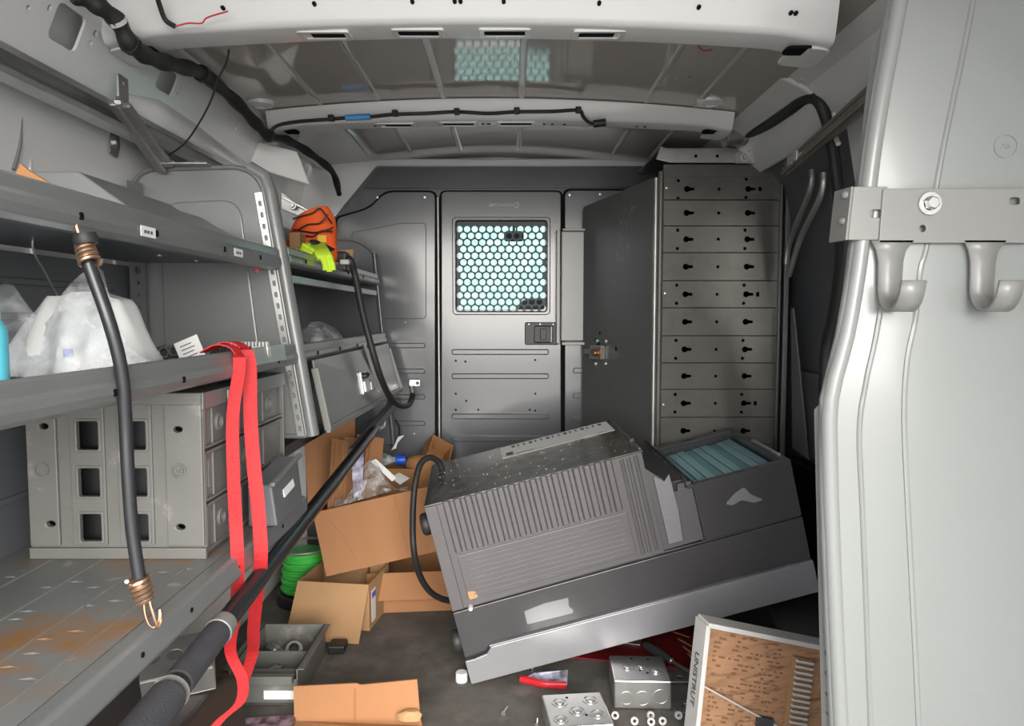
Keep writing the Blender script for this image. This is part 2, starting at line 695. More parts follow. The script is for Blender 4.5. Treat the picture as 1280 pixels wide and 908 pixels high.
for u in (604, 610, 805, 470, 612, 680, 690, 705, 795):
    x = (u - 640) / FPX * 2.35
    b.cyl((x, 2.38, zb2(x) - .002), (x, 2.38, zb2(x) + .015), .005, n=10)
b.build('bow_holes', M['seam'], bow2)['kind'] = 'stuff'
# bow end brackets onto the sides
for bw, x, Y0, sx in ((bow1, .655, 1.50, 1), (bow1, -.83, 1.50, -1), (bow2, .70, 2.33, 1), (bow2, -.775, 2.33, -1)):
    b = MB()
    z = zb1(.65) - .02 if bw is bow1 else zb2(.7) - .015
    b.plate(rpoly([(-.05 * sx, -.012), (0, -.02), (.03 * sx, -.015), (.03 * sx, .09), (-.05 * sx, .09)], .02), [rrect(-.07, -.028, -.02, .026, .008)] if 0 else [], .006, frame((x - .02 * sx, Y0 + .05, z + .01), (1, 0, .10 * -sx), (0, 1, 0)), .001)
    o = b.build('end_bracket', M['white'], bw)
    b = MB()
    cx = x - .055 * sx
    b.plate(rrect(cx - .028, Y0 + .03, cx + .028, Y0 + .075, .015), [], .006, frame((0, 0, z + .012), (1, 0, 0), (0, 1, 0)), .001)
    b.build('slot_gap', M['seam'], o)

# left side: outer skin, cant rail with cut-outs, ridges, pillar
b = MB()
prof = [(-.955, 0), (-.96, .9), (-.945, 1.30), (-.930, 1.50), (-.91, 1.60), (-.86, 1.775), (-.90, 1.775), (-.99, 1.55), (-1.0, .9), (-.99, 0)]
b.prism([(x, z) for x, z in prof], frame((0, -.2, 0), (1, 0, 0), (0, 0, 1)), -3.4)
wl = struct(b.build('wall_left', M['white'], bevel=.01), 'white painted left side of the van body')
cd = V((.072, 0, .17)).normalized()
cm = frame((-.885, 0, 1.555), (0, 1, 0), cd)
holes = []
def chole(u, v, wd, h, r=.012):
    p = at(u, v, X=-.85)
    s = (p.z - 1.555) / cd.z
    holes.append(rrect(p.y - wd / 2, s - h / 2, p.y + wd / 2, s + h / 2, r))
chole(80, 34, .085, .070, .014)
chole(201, 101, .085, .055, .012)
chole(33, 9, .010, .010, .005)
chole(54, 9, .010, .012, .005)
chole(110, 41, .014, .012, .006)
chole(109, 53, .012, .010, .005)
chole(217, 110, .006, .008, .003)
chole(222, 109, .003, .008, .001)
chole(226, 112, .008, .006, .003)
chole(216, 116, .01, .008, .004)
chole(272, 142, .006, .010, .002)
chole(288, 153, .008, .012, .002)
chole(288, 160, .012, .008, .002)
b = MB()
b.plate([(.27, 0), (2.62, 0), (2.62, .185), (.27, .185)], holes, .006, cm)
b.build('cant_rail', M['white'], wl)
b = MB()
b.prism([(-.925, 1.52), (-.882, 1.556), (-.882, 1.562), (-.925, 1.535)], XZ((0, .27, 0)), -2.35)
b.prism([(-.815, 1.725), (-.80, 1.735), (-.79, 1.765), (-.84, 1.765)], XZ((0, .27, 0)), -2.95)
b.build('cant_rail_flange', M['white'], wl)
b = MB()
pts = [(-.885, 1.60 + .03 * i, 1.592 - .0009 * i) for i in range(26)]
rr = [.012 + .036 * min(1, i / 6) * (1 - .35 * max(0, (i - 12) / 13)) for i in range(26)]
b.tube(pts, rr, 16)
b.build('cant_rail_bulge', M['white'], wl, smooth=True)
for u, X in ((38, -.938), (98, -.938), (124, -.938), (140, -.938)):
    p = at(u, 190, X=X)
    b = MB()
    b.tube([(X - .004, p.y, z) for z in (.95, 1.2, 1.35, 1.48)], .006, 8)
    b.build('wall_ridge', M['white'], wl, smooth=True)
# stowed cable running down the side
b = MB()
b.tube(smoothpath([at(14, 92, X=-.93), at(24, 115, X=-.935), at(26, 150, X=-.935), at(24, 185, X=-.935), at(17, 212, X=-.935)]), .0035, 8)
tag(b.build('wall_cable', M['bin'], smooth=True), 'thin grey cable running down the white side panel above the top shelf', 'cable')
# pillar lump in front of the far shelf bay
b = MB()
b.prism(rpoly([(-.93, 1.2), (-.87, 1.2), (-.855, 1.45), (-.80, 1.62), (-.765, 1.72), (-.93, 1.72)], .03), XZ((0, 2.46, 0)), -.20)
b.build('pillar', M['white'], wl, bevel=.012, smooth=True)
b = MB()
b.sheet(at(300, 205, Y=2.42), at(388, 232, Y=2.42), at(372, 190, Y=2.42), at(302, 172, Y=2.42), .01)
b.build('pillar_gusset', M['white'], wl, bevel=.006)
b = MB()
b.sheet(at(352, 262, Y=2.5), at(387, 276, Y=2.5), at(383, 262, Y=2.5), at(352, 240, Y=2.5), .006)
b.sheet(at(352, 248, Y=2.48), at(386, 266, Y=2.48), at(386, 262, Y=2.48), at(352, 243, Y=2.48), .006)
ob = b.build('wall_bracket', M['zinc'], bevel=.002)
tag(ob, 'zinc bracket bolted to the white pillar above the orange vest', 'bracket')
bolt(ob, at(366, 257, Y=2.475), (0, -1, 0), 1.2)

# right side: quarter panel behind the sliding door, sliding door, pillar
b = MB()
prof = [(1.00, 0), (1.0, .95), (.955, 1.30), (.90, 1.60), (.79, 1.715), (.70, 1.755), (.72, 1.79), (.86, 1.74), (.96, 1.62), (1.04, .95), (1.04, 0)]
b.prism(prof, XZ((0, -.2, 0)), -2.18)
wr = struct(b.build('wall_right', M['white'], bevel=.01), 'white painted right side of the van body')
b = MB()
prof2 = [(1.075, 0), (1.075, .95), (1.045, 1.28), (.985, 1.56), (.90, 1.66), (.93, 1.70), (1.02, 1.60), (1.10, .95), (1.10, 0)]
b.prism(prof2, XZ((0, 1.98, 0)), -1.22)
sd = struct(b.build('door_1', M['trim'], bevel=.008), 'dark grey inner side of the closed sliding door')
b = MB()
b.prism([(.90, 1.615), (.80, 1.70), (.70, 1.752), (.70, 1.79), (.84, 1.745), (.94, 1.66)], XZ((0, 1.98, 0)), -1.22)
b.build('door_header', M['white'], wr, bevel=.008)
# stamped ridges on the quarter panel and header
for pts in ([(1008, 20), (1035, 30), (1048, 60), (1052, 72)], [(1040, 75), (1032, 95), (1042, 118), (1048, 135)], [(1043, 140), (1041, 160), (1048, 180)], [(1052, 100), (1060, 130), (1066, 150)]):
    b = MB()
    b.tube(smoothpath([at(u, v, X=.862) for u, v in pts]), .007, 8)
    b.build('stamped_ridge', M['white'], wr, smooth=True)
for pts in ([(965, 75), (972, 110)], [(930, 110), (985, 66)], [(952, 130), (1005, 96)]):
    b = MB()
    b.tube([at(u, v, X=.77) for u, v in pts], .008, 8)
    b.build('stamped_ridge', M['white'], wr, smooth=True)
b = MB()
for u, v, rr in ((1040, 104, .012), (1045, 112, .007), (1052, 125, .006), (967, 130, .005), (1071, 6, .016)):
    p = at(u, v, X=.86)
    b.cyl(p - V((.004, 0, 0)), p + V((.02, 0, 0)), rr, n=10)
b.build('side_holes', M['seam'], wr)['kind'] = 'stuff'
# inner window frame moulding of the sliding door
b = MB()
for pts in ([(1015, 212), (1012, 240), (988, 300), (983, 330)], [(1029, 216), (1026, 245), (1000, 300), (986, 345)]):
    b.tube(smoothpath([at(u, v, X=.955) for u, v in pts]), .010, 8)
b.build('door_brace', M['dullzinc'], sd, smooth=True)
b = MB()
b.box(1.035, 1.06, 2.02, 2.62, .60, .90)
b.build('door_pocket', M['trim'], sd, bevel=.015)
b = MB()
b.box(1.02, 1.07, 2.0, 2.66, .05, .58)
b.build('step_well', M['seam'], sd, bevel=.01)
b = MB()
b.tube(smoothpath([at(905, 178, X=.80), at(950, 161, X=.80), at(985, 139, X=.80), at(1008, 123, X=.81), at(1024, 128, X=.825), at(1036, 160, X=.855), at(1043, 200, X=.875), at(1050, 270, X=.905), at(1050, 330, X=.93), at(1042, 390, X=.95), at(1033, 430, X=.96), at(1030, 480, X=.965), at(1030, 620, X=.975)]), .016, 12)
tag(b.build('door_seal', M['rubber'], smooth=True), 'black rubber seal arching around the sliding door opening', 'seal')
# light brace between the seal and the door
# wheel arches
b = MB()
pr = [(2.03 + .27 - .27 * math.cos(math.pi * i / 16), .205 * math.sin(math.pi * i / 16) ** .7) for i in range(17)]
b.prism(pr, frame((.80, 0, 0), (0, 1, 0), (0, 0, 1)), .20)
struct(b.build('trim_3', M['arch'], bevel=.01, smooth=True), 'black rounded wheel arch under the tipped cabinet')
b = MB()
b.prism(rpoly([(.75, .0), (.80, .20), (.90, .245), (1.66, .245), (1.76, .20), (1.81, 0)], .05), frame((-.955, 0, 0), (0, 1, 0), (0, 0, 1)), .27)
struct(b.build('trim_4', M['archbr'], bevel=.01), 'dark brown covered wheel arch under the left shelving')

# white body frame around the partition and the cab beyond it
b = MB()
outer = rpoly([(-1.0, 0), (1.06, 0), (1.06, 1.45), (.80, 1.775), (-.85, 1.775), (-1.0, 1.5)], .04)
inner = rpoly([(-.90, .02), (.95, .02), (.95, 1.4), (.66, 1.70), (-.60, 1.70), (-.80, 1.5), (-.90, 1.35)], .03)
b.plate(outer, [inner], .05, XZ((0, 3.165, 0)), .008)
struct(b.build('wall_front', M['white']), 'white body arch framing the partition')
b = MB()
b.box(-1.02, -.98, 3.2, 4.35, -.1, 1.25)
struct(b.build('wall_cab_left', M['trim']), 'cab door on the left beyond the partition')
b = MB()
b.box(1.02, 1.06, 3.2, 4.35, -.1, 1.25)
struct(b.build('wall_cab_right', M['trim']), 'cab door on the right beyond the partition')
b = MB()
b.box(-1.0, 1.04, 3.19, 4.05, 1.75, 1.78)
struct(b.build('ceiling_cab', M['white']), 'cab roof lining beyond the partition')
b = MB()
b.box(-1.0, 1.04, 3.19, 4.7, -.1, -.07)
struct(b.build('floor_cab', M['dash']), 'cab floor beyond the partition')
b = MB()
for sx in (-.98, 1.02):
    b.bar((sx, 4.65, .80), (sx * .92, 4.0, 1.76), .07, .07)
    b.bar((sx, 3.45, 1.2), (sx * .95, 3.42, 1.76), .10, .06)
b.bar((-.93, 4.03, 1.755), (.95, 4.03, 1.755), .08, .05)
wf = struct(b.build('window_1', M['trim'], bevel=.01), 'windscreen frame of the cab')
b = MB()
b.sheet((-.96, 4.66, .78), (1.0, 4.66, .78), (.93, 4.02, 1.74), (-.90, 4.02, 1.74), .005)
b.build('pane', M['glass'], wf)
t = thing('dashboard', 'dark cab dashboard seen through the partition screen', 'dashboard', (0, 4.5, 0))
b = MB()
b.prism(rpoly([(4.35, .3), (4.33, .62), (4.40, .68), (4.68, .74), (4.72, .2), (4.4, .2)], .05), frame((-.97, 0, 0), (0, 1, 0), (0, 0, 1)), 1.98)
b.build('dash_top', M['dash'], t, bevel=.01)
b = MB()
b.prism(rpoly([(4.33, .66), (4.37, .76), (4.5, .77), (4.56, .68)], .03), frame((-.55, 0, 0), (0, 1, 0), (0, 0, 1)), .42)
b.build('instrument_hood', M['black'], t, bevel=.01)
t = thing('interior_mirror', 'small rear view mirror hanging in the windscreen', 'mirror', (.06, 4.0, 1.5))
b = MB()
b.plate(rrect(-.055, -.028, .055, .028, .02), [], .03, XZ((.01, 3.98, 1.535)), .006)
b.build('mirror_head', M['black'], t)
b = MB()
b.tube([(.01, 3.99, 1.54), (.01, 4.02, 1.58), (.01, 4.04, 1.62)], .008, 8)
b.build('mirror_stem', M['black'], t)
t = thing('cab_seat', 'dark seat with a light cover standing in the cab beyond the partition', 'seat', (.28, 3.6, -.07))
b = MB()
b.plate(rpoly([(.0, .25), (.48, .25), (.47, 1.12), (.42, 1.185), (.05, 1.185), (.01, 1.12)], .04), [], .14, XZ((0, 3.55, 0)), .03)
b.build('seat_back', M['dash'], t)
b = MB()
b.box(.02, .5, 3.5, 4.0, -.07, .32)
b.build('seat_base', M['dash'], t, bevel=.03)

# ================================================================== PARTITION
PY = 3.10
part = thing('partition', 'charcoal steel bulkhead partition with perforated window screen', 'partition', (-.05, PY, 0))


def px(u, v, Y=PY):
    p = at(u, v, Y=Y)
    return (p.x, p.z)


winO = rrect(*px(569, 391), *px(685, 275), .016)
doorO = rpoly([px(552, 800), px(701, 800), px(701, 240), px(552, 240)], [.0, .0, .022, .022])
b = MB()
outer = rpoly([(-.90, .0), (.95, .0), (.95, 1.40), (.66, 1.735), px(470, 207), px(417, 272), (-.90, 1.40)], .015)
b.plate(outer, [rrect(*px(573, 387), *px(681, 279), .012)], .012, XZ((0, PY + .012, 0)))
b.build('back_frame', M['part'], part, bevel=.002)
b = MB()
b.sheet(px(472, 209)[0:1] + (PY, px(472, 209)[1]), (.62, PY, 1.73), (.60, PY - .012, 1.645), (px(455, 236)[0], PY - .012, px(455, 236)[1]), .004)
b.build('top_flange', M['part'], part, bevel=.002)
# black gaps round the three panels
b = MB()
lw = rpoly([px(419, 800), px(547, 800), px(547, 238), px(480, 238), px(462, 259), px(419, 271)], [0, 0, .04, .04, .05, .02])
b.plate(lw, [], .004, XZ((0, PY + .003, 0)))
b.plate(rpoly([px(549, 800), px(704, 800), px(704, 238), px(549, 238)], [0, 0, .03, .03]), [rrect(*px(571, 389), *px(683, 277), .012)], .004, XZ((0, PY + .003, 0)))
b.plate(rpoly([px(703.5, 800), px(830, 800), px(830, 236), px(703.5, 236)], [0, 0, .03, .03]), [], .004, XZ((0, PY + .003, 0)))
b.build('panel_gaps', M['seam'], part)
# left wing
b = MB()
lw = rpoly([px(421.5, 800), px(544, 800), px(544, 240.5), px(481, 240.5), px(463.5, 261), px(421.5, 273)], [0, 0, .03, .04, .05, .02])
b.plate(lw, [], .008, XZ((0, PY - .002, 0)), .002)
lwing = b.build('left_wing', M['part'], part)
b = MB()
b.plate(rpoly([px(440, 399), px(533, 399), px(533, 279), px(500, 279), px(468, 286), px(440, 290)], .018), [], .006, XZ((0, PY - .0065, 0)), .0028)
b.build('raised_field', M['part'], lwing)
for v in (432, 464, 496, 529):
    b = MB()
    z = px(500, v)[1]
    b.plate(rrect(px(440, v)[0], z - .011, px(532, v)[0], z + .011, .010), [], .012, XZ((0, PY - .008, 0)), .004)
    b.build('rib', M['part'], lwing)
for u, v in ((472, 247), (531, 247), (507, 403), (506, 432), (518, 542)):
    bolt(lwing, V((px(u, v)[0], PY - .007, px(u, v)[1])), (0, -1, 0), .9 if v < 260 else .5, RIVET, 'rivet')
# centre door
b = MB()
b.plate(doorO, [winO], .012, XZ((0, PY - .006, 0)), .003)
pdoor = b.build('centre_door', M['part'], part)
b = MB()
b.plate(rrect(*px(566, 394), *px(688, 272), .02), [rrect(*px(570.5, 389.5), *px(683.5, 276.5), .014)], .012, XZ((0, PY - .012, 0)), .004)
b.build('window_rim', M['part'], pdoor)
for v in (440, 470, 520, 548, 590, 620):
    b = MB()
    z = px(600, v)[1]
    b.plate(rrect(px(565, v)[0], z - .0125, px(686, v)[0], z + .0125, .011), [], .014, XZ((0, PY - .017, 0)), .005)
    b.build('rib', M['part'], pdoor)
b = MB()
for u, v in ((570, 451), (582, 452), (669, 450), (570, 492), (583, 501), (669, 492), (570, 512), (598, 512), (662, 512), (669, 513), (613, 471), (640, 471)):
    p = px(u, v)
    b.cyl((p[0], PY - .0135, p[1]), (p[0], PY - .010, p[1]), .005, n=8)
b.build('screw_holes', M['seam'], pdoor)['kind'] = 'stuff'
# hinge strip between left wing and door
b = MB()
x = px(548, 300)[0]
b.tube([(x, PY - .010, .3), (x, PY - .010, 1.60)], .006, 10)
b.build('hinge', M['dullzinc'], pdoor, smooth=True)
# perforated screen: staggered round holes, real openings
b = MB()
x0, zlo = px(570, 390)
x1, zhi = px(684, 276)
pitch = (x1 - x0) / 12.0
rowh = pitch * .866
rad = pitch * .41
rows = int((zhi - zlo) / rowh) + 1
W12 = 12
for j in range(rows):
    zc = zlo + rowh * (j + .5)
    off = pitch * .5 * (j % 2)
    for i in range(-1, 13):
        xc = x0 + pitch * (i + .5) + off
        if xc < x0 + rad * .9 or xc > x1 - rad * .9 or zc + rad > zhi + .004:
            if xc < x0 - pitch * .6 or xc > x1 + pitch * .6:
                continue
            hole = False
        else:
            hole = True
        ov, iv = [], []
        R = pitch / math.sqrt(3)
        for k in range(12):
            a = math.pi / 6 * k + math.pi / 2
            ro = R if k % 2 == 0 else pitch / 2
            ov.append((xc + ro * math.cos(a), zc + ro * math.sin(a)))
            iv.append((xc + rad * math.cos(a), zc + rad * math.sin(a)))
        y = PY + .004
        if hole:
            vs = [(p[0], y, p[1]) for p in ov] + [(p[0], y, p[1]) for p in iv] + [(p[0], y + .003, p[1]) for p in iv]
            fs = [(k, (k + 1) % 12, 12 + (k + 1) % 12, 12 + k) for k in range(12)] + [(12 + k, 12 + (k + 1) % 12, 24 + (k + 1) % 12, 24 + k) for k in range(12)]
        else:
            vs = [(p[0], y, p[1]) for p in ov]
            fs = [tuple(range(12))]
        b.add(vs, fs)
b.build('window_screen', mat('dark_screen_steel', (.035, .050, .052), .5), pdoor, fixn=False)
# lettering stamped above the window, read from the cab side
b = MB()
p = px(627, 257)
mm = frame((p[0], PY - .0125, p[1]), (-1, 0, 0), (0, 0, 1))
b.text('ADRIAN STEEL', .017, mm, .0006)
cx = px(645.5, 257)
b.plate(circ(0, 0, .012, 20), [circ(0, 0, .0095, 20)], .0012, XZ((cx[0], PY - .0125, cx[1])))
b.text('A', .014, frame((cx[0], PY - .0125, cx[1]), (-1, 0, 0), (0, 0, 1)), .0006)
lo = b.build('stamped_lettering', M['whitecard'], pdoor)
# latch
b = MB()
b.plate(rrect(*px(656, 431), *px(698, 403), .008), [rrect(*px(668, 428), *px(690, 408), .005)], .022, XZ((0, PY - .021, 0)), .003)
la = b.build('latch', M['black'], pdoor)
b = MB()
b.box(px(668, 0)[0], px(690, 0)[0], PY - .018, PY - .012, px(0, 428)[1], px(0, 408)[1])
b.box(px(676, 0)[0], px(684, 0)[0], PY - .028, PY - .016, px(0, 425)[1], px(0, 411)[1])
b.build('latch_paddle', M['black'], la, bevel=.002)
for u in (661, 675, 691):
    bolt(la, V((px(u, 405)[0], PY - .032, px(u, 405.5)[1])), (0, -1, 0), .6, RIVET, 'screw')
# right wing and the pale pocket fixed to it
b = MB()
b.plate(rpoly([px(706, 800), px(828, 800), px(828, 238.5), px(706, 238.5)], [0, 0, .03, .03]), [], .008, XZ((0, PY - .002, 0)), .002)
rwing = b.build('right_wing', M['part'], part)
for v in (463, 494, 525):
    b = MB()
    z = px(720, v)[1]
    b.plate(rrect(px(716, v)[0], z - .012, px(790, v)[0], z + .012, .010), [], .012, XZ((0, PY - .008, 0)), .004)
    b.build('rib', M['part'], rwing)
for u, v in ((712, 244), (750, 243)):
    bolt(rwing, V((px(u, v)[0], PY - .007, px(u, v)[1])), (0, -1, 0), 1, RIVET, 'rivet')
t = thing('document_pocket', 'pale metal box fixed to the partition beside the black latch', 'wall box', (px(715, 428)[0], PY - .03, px(715, 428)[1]))
b = MB()
b.plate(rrect(*px(700, 426), *px(770, 291), .006), [], .05, XZ((0, PY - .031, 0)), .004)
b.build('front_plate', M['hook'], t)
b = MB()
b.box(px(696, 0)[0], px(700.5, 0)[0], PY - .062, PY - .006, px(0, 429)[1], px(0, 289)[1])
b.box(px(703, 0)[0], px(760, 0)[0], PY - .066, PY - .056, px(0, 431)[1], px(0, 427)[1])
b.box(px(703, 0)[0], px(760, 0)[0], PY - .066, PY - .056, px(0, 291)[1], px(0, 288)[1])
b.build('edge_flange', M['hook'], t, bevel=.002)

# ================================================================== LEFT SHELVING, REAR BAY
def xf(z):
    return -.603 + .155 * (1.463 - z)


EY = 1.79
unit = thing('shelving_unit', 'grey steel van shelving unit with three long shelves, beside the rear doors', 'shelving', (-.72, 1.1, .6))
poly = rpoly([(-.925, .80), (xf(.80) - .012, .80), (xf(1.463) - .012, 1.463), (-.925, 1.455)], [.01, .01, .075, .06], 6)
b = MB()
b.plate(poly, [], .014, XZ((0, EY, 0)), .004)
ep = b.build('end_panel', M['shelf'], unit)
inn = rpoly([(-.86, .86), (xf(.86) - .10, .86), (xf(1.38) - .075, 1.385), (-.86, 1.375)], .05, 6)
b = MB()
b.plate(inn, [], .008, XZ((0, EY - .008, 0)), .0038)
b.build('pressed_field', M['shelf'], ep)
b = MB()
b.tube([(poly[i][0], EY - .008, poly[i][1]) for i in range(len(poly))][5:], .006, 8)
b.build('rolled_edge', M['shelf'], ep, smooth=True)
# front post, slotted strip beside it
b = MB()
b.tube([(xf(.80), EY, .80), (xf(1.40), EY, 1.40), (xf(1.44) - .006, EY, 1.44), (xf(1.463) - .04, EY, 1.462)], .017, 12)
b.build('front_post', M['shelf'], unit, smooth=True)
b = MB()
L = (V((xf(.8), 0, .8)) - V((xf(1.4), 0, 1.4)))
mm = frame((xf(1.40) - .025, EY - .012, 1.40), (1, 0, .155), L)
b.plate([(-.009, 0), (.009, 0), (.009, L.length), (-.009, L.length)], [rrect(-.004, .02 + .028 * i, .004, .034 + .028 * i, .0035, 3) for i in range(21)], .003, mm)
b.build('slotted_strip', M['zinc'], unit)
b = MB()
b.plate([(-.022, .60), (.022, .60), (.022, 1.42), (-.022, 1.42)], [circ(0, .64 + .03 * i, .010 if i % 4 == 3 else .005, 10) for i in range(25)], .003, frame((-.902, EY - .045, 0), (0.35, 1, 0), (0, 0, 1)))
b.build('rear_post', M['shelf'], unit)
b = MB()
b.box(-.935, -.93, .45, EY - .03, .62, 1.22)
bp = b.build('back_panel', M['under'], unit)
for z in (.76, .90, 1.075, 1.10, 1.165):
    b = MB()
    b.box(-.932, -.924, .46, EY - .10, z - .007, z + .007)
    b.build('groove', M['under'], bp, bevel=.003)


def lip(y0, y1, z, xo, h=.05, up=.028):
    """rolled front edge of a shelf"""
    pr = [(xo - .035, z - .012), (xo - .012, z - .012), (xo - .012, z + up - .006), (xo - .006, z + up), (xo - .001, z + up - .004), (xo, z + up - .02), (xo + .004, z + up - .026),
          (xo + .006, z - .006), (xo + .002, z - h + up + .006), (xo - .010, z - h + up), (xo - .035, z - h + up + .002)]
    return MB().prism(pr, XZ((0, y0, 0)), -(y1 - y0))


for k, (z, y1, nm) in enumerate(((1.235, EY - .02, 'top'), (1.003, EY - .02, 'mid'))):
    xo = xf(z)
    b = MB()
    b.box(-.925, xo - .02, .45, y1, z - .006, z)
    sh = b.build('shelf', M['under'] if k == 0 else M['shelf'], unit, bevel=.002)
    lp = lip(.45, y1, z, xo, .054 if k == 0 else .054, .030)
    lp.build('front_lip', M['shelf'], sh, bevel=.002)
    b = MB()
    for y in (.95, 1.15, 1.42, 1.62):
        b.plate(rrect(-.004, -.005, .004, .005, .003), [], .002, frame((xo + .006, y, z - .005), (0, 1, 0), (0, 0, 1)))
    b.build('lip_slots', M['seam'], sh)['kind'] = 'stuff'
    if k == 0:
        for u, v, ww in ((185, 287, .045), (298, 313, .045)):
            p = at(u, v, X=xo + .0065)
            b = MB()
            b.plate(rrect(-ww / 2, -.008, ww / 2, .008, .001), [], .001, frame((xo + .0068, p.y, z - .006), (0, 1, 0), (0, 0, 1)))
            lb = b.build('label', M['paper'], sh)
            b = MB()
            for q in (-.3, -.1, .12):
                b.box(ww * q, ww * (q + .15), -.003, .002, .0004, .0009, frame((xo + .0068, p.y, z - .006), (0, 1, 0), (0, 0, 1)))
            b.build('print', M['print'], lb)
        # rivets on the underside
        for u, v in ((90, 325), (148, 330), (199, 319), (245, 326)):
            p = at(u, v, Z=z - .006)
            bolt(sh, p, (0, 0, -1), 1, RIVET, 'rivet')
    else:
        # blue protective film still on the front edge
        b = MB()
        b.prism([(xo + .001, z + .031), (xo + .0065, z - .004), (xo + .0078, z - .004), (xo + .0025, z + .032)], XZ((0, 1.45, 0)), -.22)
        b.build('protective_film', M['zinc'], sh)
# bottom shelf: rusty tray with slots
ZB = .660
xo = -.503
hl = []
for u, v in ((15, 722), (35, 765), (95, 728), (118, 735), (145, 752), (170, 745), (235, 712), (40, 818), (10, 835), (20, 775), (60, 735), (110, 758), (180, 733), (205, 716), (55, 800), (95, 790), (35, 850), (25, 705)):
    p = at(u, v, Z=ZB)
    if p.x > xo - .06 or p.y > 1.24:
        continue
    hl.append([(p.x - .014, p.y), (p.x, p.y - .005), (p.x + .014, p.y), (p.x, p.y + .005)])
for i in range(6):
    hl.append([(-.90 + .06 * i, 1.45), (-.89 + .06 * i, 1.445), (-.88 + .06 * i, 1.45), (-.89 + .06 * i, 1.455)])
b = MB()
b.plate([(-.925, .45), (xo - .03, .45), (xo - .03, 1.74), (-.925, 1.74)], hl, .004, frame((0, 0, ZB - .002), (1, 0, 0), (0, 1, 0)))
sh = b.build('shelf', M['shelf_rust'], unit)
b = MB()
pr = [(xo - .03, ZB - .004), (xo - .03, ZB), (xo - .006, ZB + .001), (xo, ZB - .004), (xo + .002, ZB - .040), (xo - .004, ZB - .048), (xo - .03, ZB - .046)]
b.prism(pr, XZ((0, .45, 0)), -1.29)
b.build('front_lip', M['shelf'], sh, bevel=.003)
b = MB()
b.box(-.92, xo - .035, .46, 1.65, ZB - .012, ZB - .0045)
b.build('slot_dark_backing', M['seam'], sh)  # black sheet paints the darkness behind the shelf slots
for x in (-.83, -.74, -.65, -.57):
    b = MB()
    b.tube([(x, .46, ZB), (x, 1.65, ZB)], .0025, 6)
    b.build('stiffener', M['shelf_rust'], sh)
b = MB()
for y in (.95, 1.1, 1.3, 1.42, 1.55):
    b.cyl((xo - .001, y, ZB - .02), (xo + .0024, y, ZB - .02), .004, n=8)
b.build('lip_holes', M['seam'], sh)['kind'] = 'stuff'

# dividers on the top shelf
zt = 1.235
for i, (y0, y1, hg) in enumerate(((1.18, 1.35, .098), (1.36, 1.49, .093), (1.50, 1.64, .086))):
    b = MB()
    prf = [(-.905, zt + .001), (-.60, zt + .001), (-.605, zt + .030), (-.70, zt + hg), (-.905, zt + hg)]
    b.prism(prf, XZ((0, y0, 0)), -(y1 - y0))
    o = b.build('shelf_bin', M['shelf'], bevel=.003)
    tag(o, ('grey steel slope front bin on the top shelf beside the cardboard scrap', 'middle grey steel slope front bin on the top shelf', 'grey steel slope front bin on the top shelf beside the end panel')[i], 'bin', 'slope front bins on the top shelf')
# cardboard corner poking up behind the top shelf edge
b = MB()
p = [at(18, 226, Y=1.0), at(62, 229, Y=1.0), at(38, 214, Y=1.0), at(27, 205, Y=1.0)]
b.plate([(q.x, q.z) for q in [V((p[0].x, 0, zt + .001)), V((p[1].x, 0, zt + .001)), p[1], p[2], p[3], p[0]]], [], .006, XZ((0, 1.0, 0)))
tag(b.build('cardboard_scrap', M['carddk']), 'bent brown cardboard scrap on the top shelf by the white side', 'cardboard')

# ---- wall rail, brace
b = MB()
pr = [(-.882, 1.503), (-.882, 1.553), (-.842, 1.553), (-.842, 1.541), (-.846, 1.541), (-.846, 1.549), (-.878, 1.549), (-.878, 1.507), (-.846, 1.507), (-.846, 1.515), (-.842, 1.515), (-.842, 1.503)]
b.prism(pr, XZ((0, .4, 0)), -2.2)
rail = tag(b.build('strut_channel', M['zinc']), 'long zinc strut channel bolted along the left side above the shelves', 'rail')
b = MB()
p0, p1 = at(140, 128, X=-.84), at(203, 214, Y=1.77)
b.bar(p0, p1, .022, .016)
p0b = p0 + V((.012, .03, .004))
p1b = p1 + V((.02, -.004, .012))
b.bar(p0b, p1b, .02, .014)
br = thing('brace', 'bent zinc brace from the strut channel to the shelf end panel', 'brace', p1)
b.build('brace_arm', M['dullzinc'], br, bevel=.004)
b = MB()
b.plate(rrect(-.02, -.02, .02, .055, .004), [circ(0, .04, .005, 8)], .004, frame(at(154, 128, X=-.838), (0, 1, 0), (0, 0, 1)))
b.build('top_tab', M['dullzinc'], br, bevel=.001)
b = MB()
b.plate(rpoly([(-.02, -.025), (.012, -.03), (.026, 0), (.02, .035), (-.012, .028)], .003), [], .004, frame(at(142, 180, X=-.925), (0, 1, 0), (0, 0, 1)))
b.build('wall_tab', M['dullzinc'], br, bevel=.001)
bolt(br, at(142, 178, X=-.92), (1, 0, 0), 1.2)
b = MB()
q0, q1 = at(195, 212, Y=1.765), at(252, 200, Y=1.765)
b.box(q0.x, q1.x + .02, 1.745, 1.80, 1.462, 1.466)
b.build('foot_plate', M['dullzinc'], br, bevel=.001)
for u in (205, 216, 233, 245):
    bolt(br, V((at(u, 205, Y=1.77).x, 1.765 + .012 * (u % 2), 1.466)), (0, 0, 1), 1.0)
bolt(br, p0 + V((.012, 0, 0)), (1, 0, 0), 1.2)

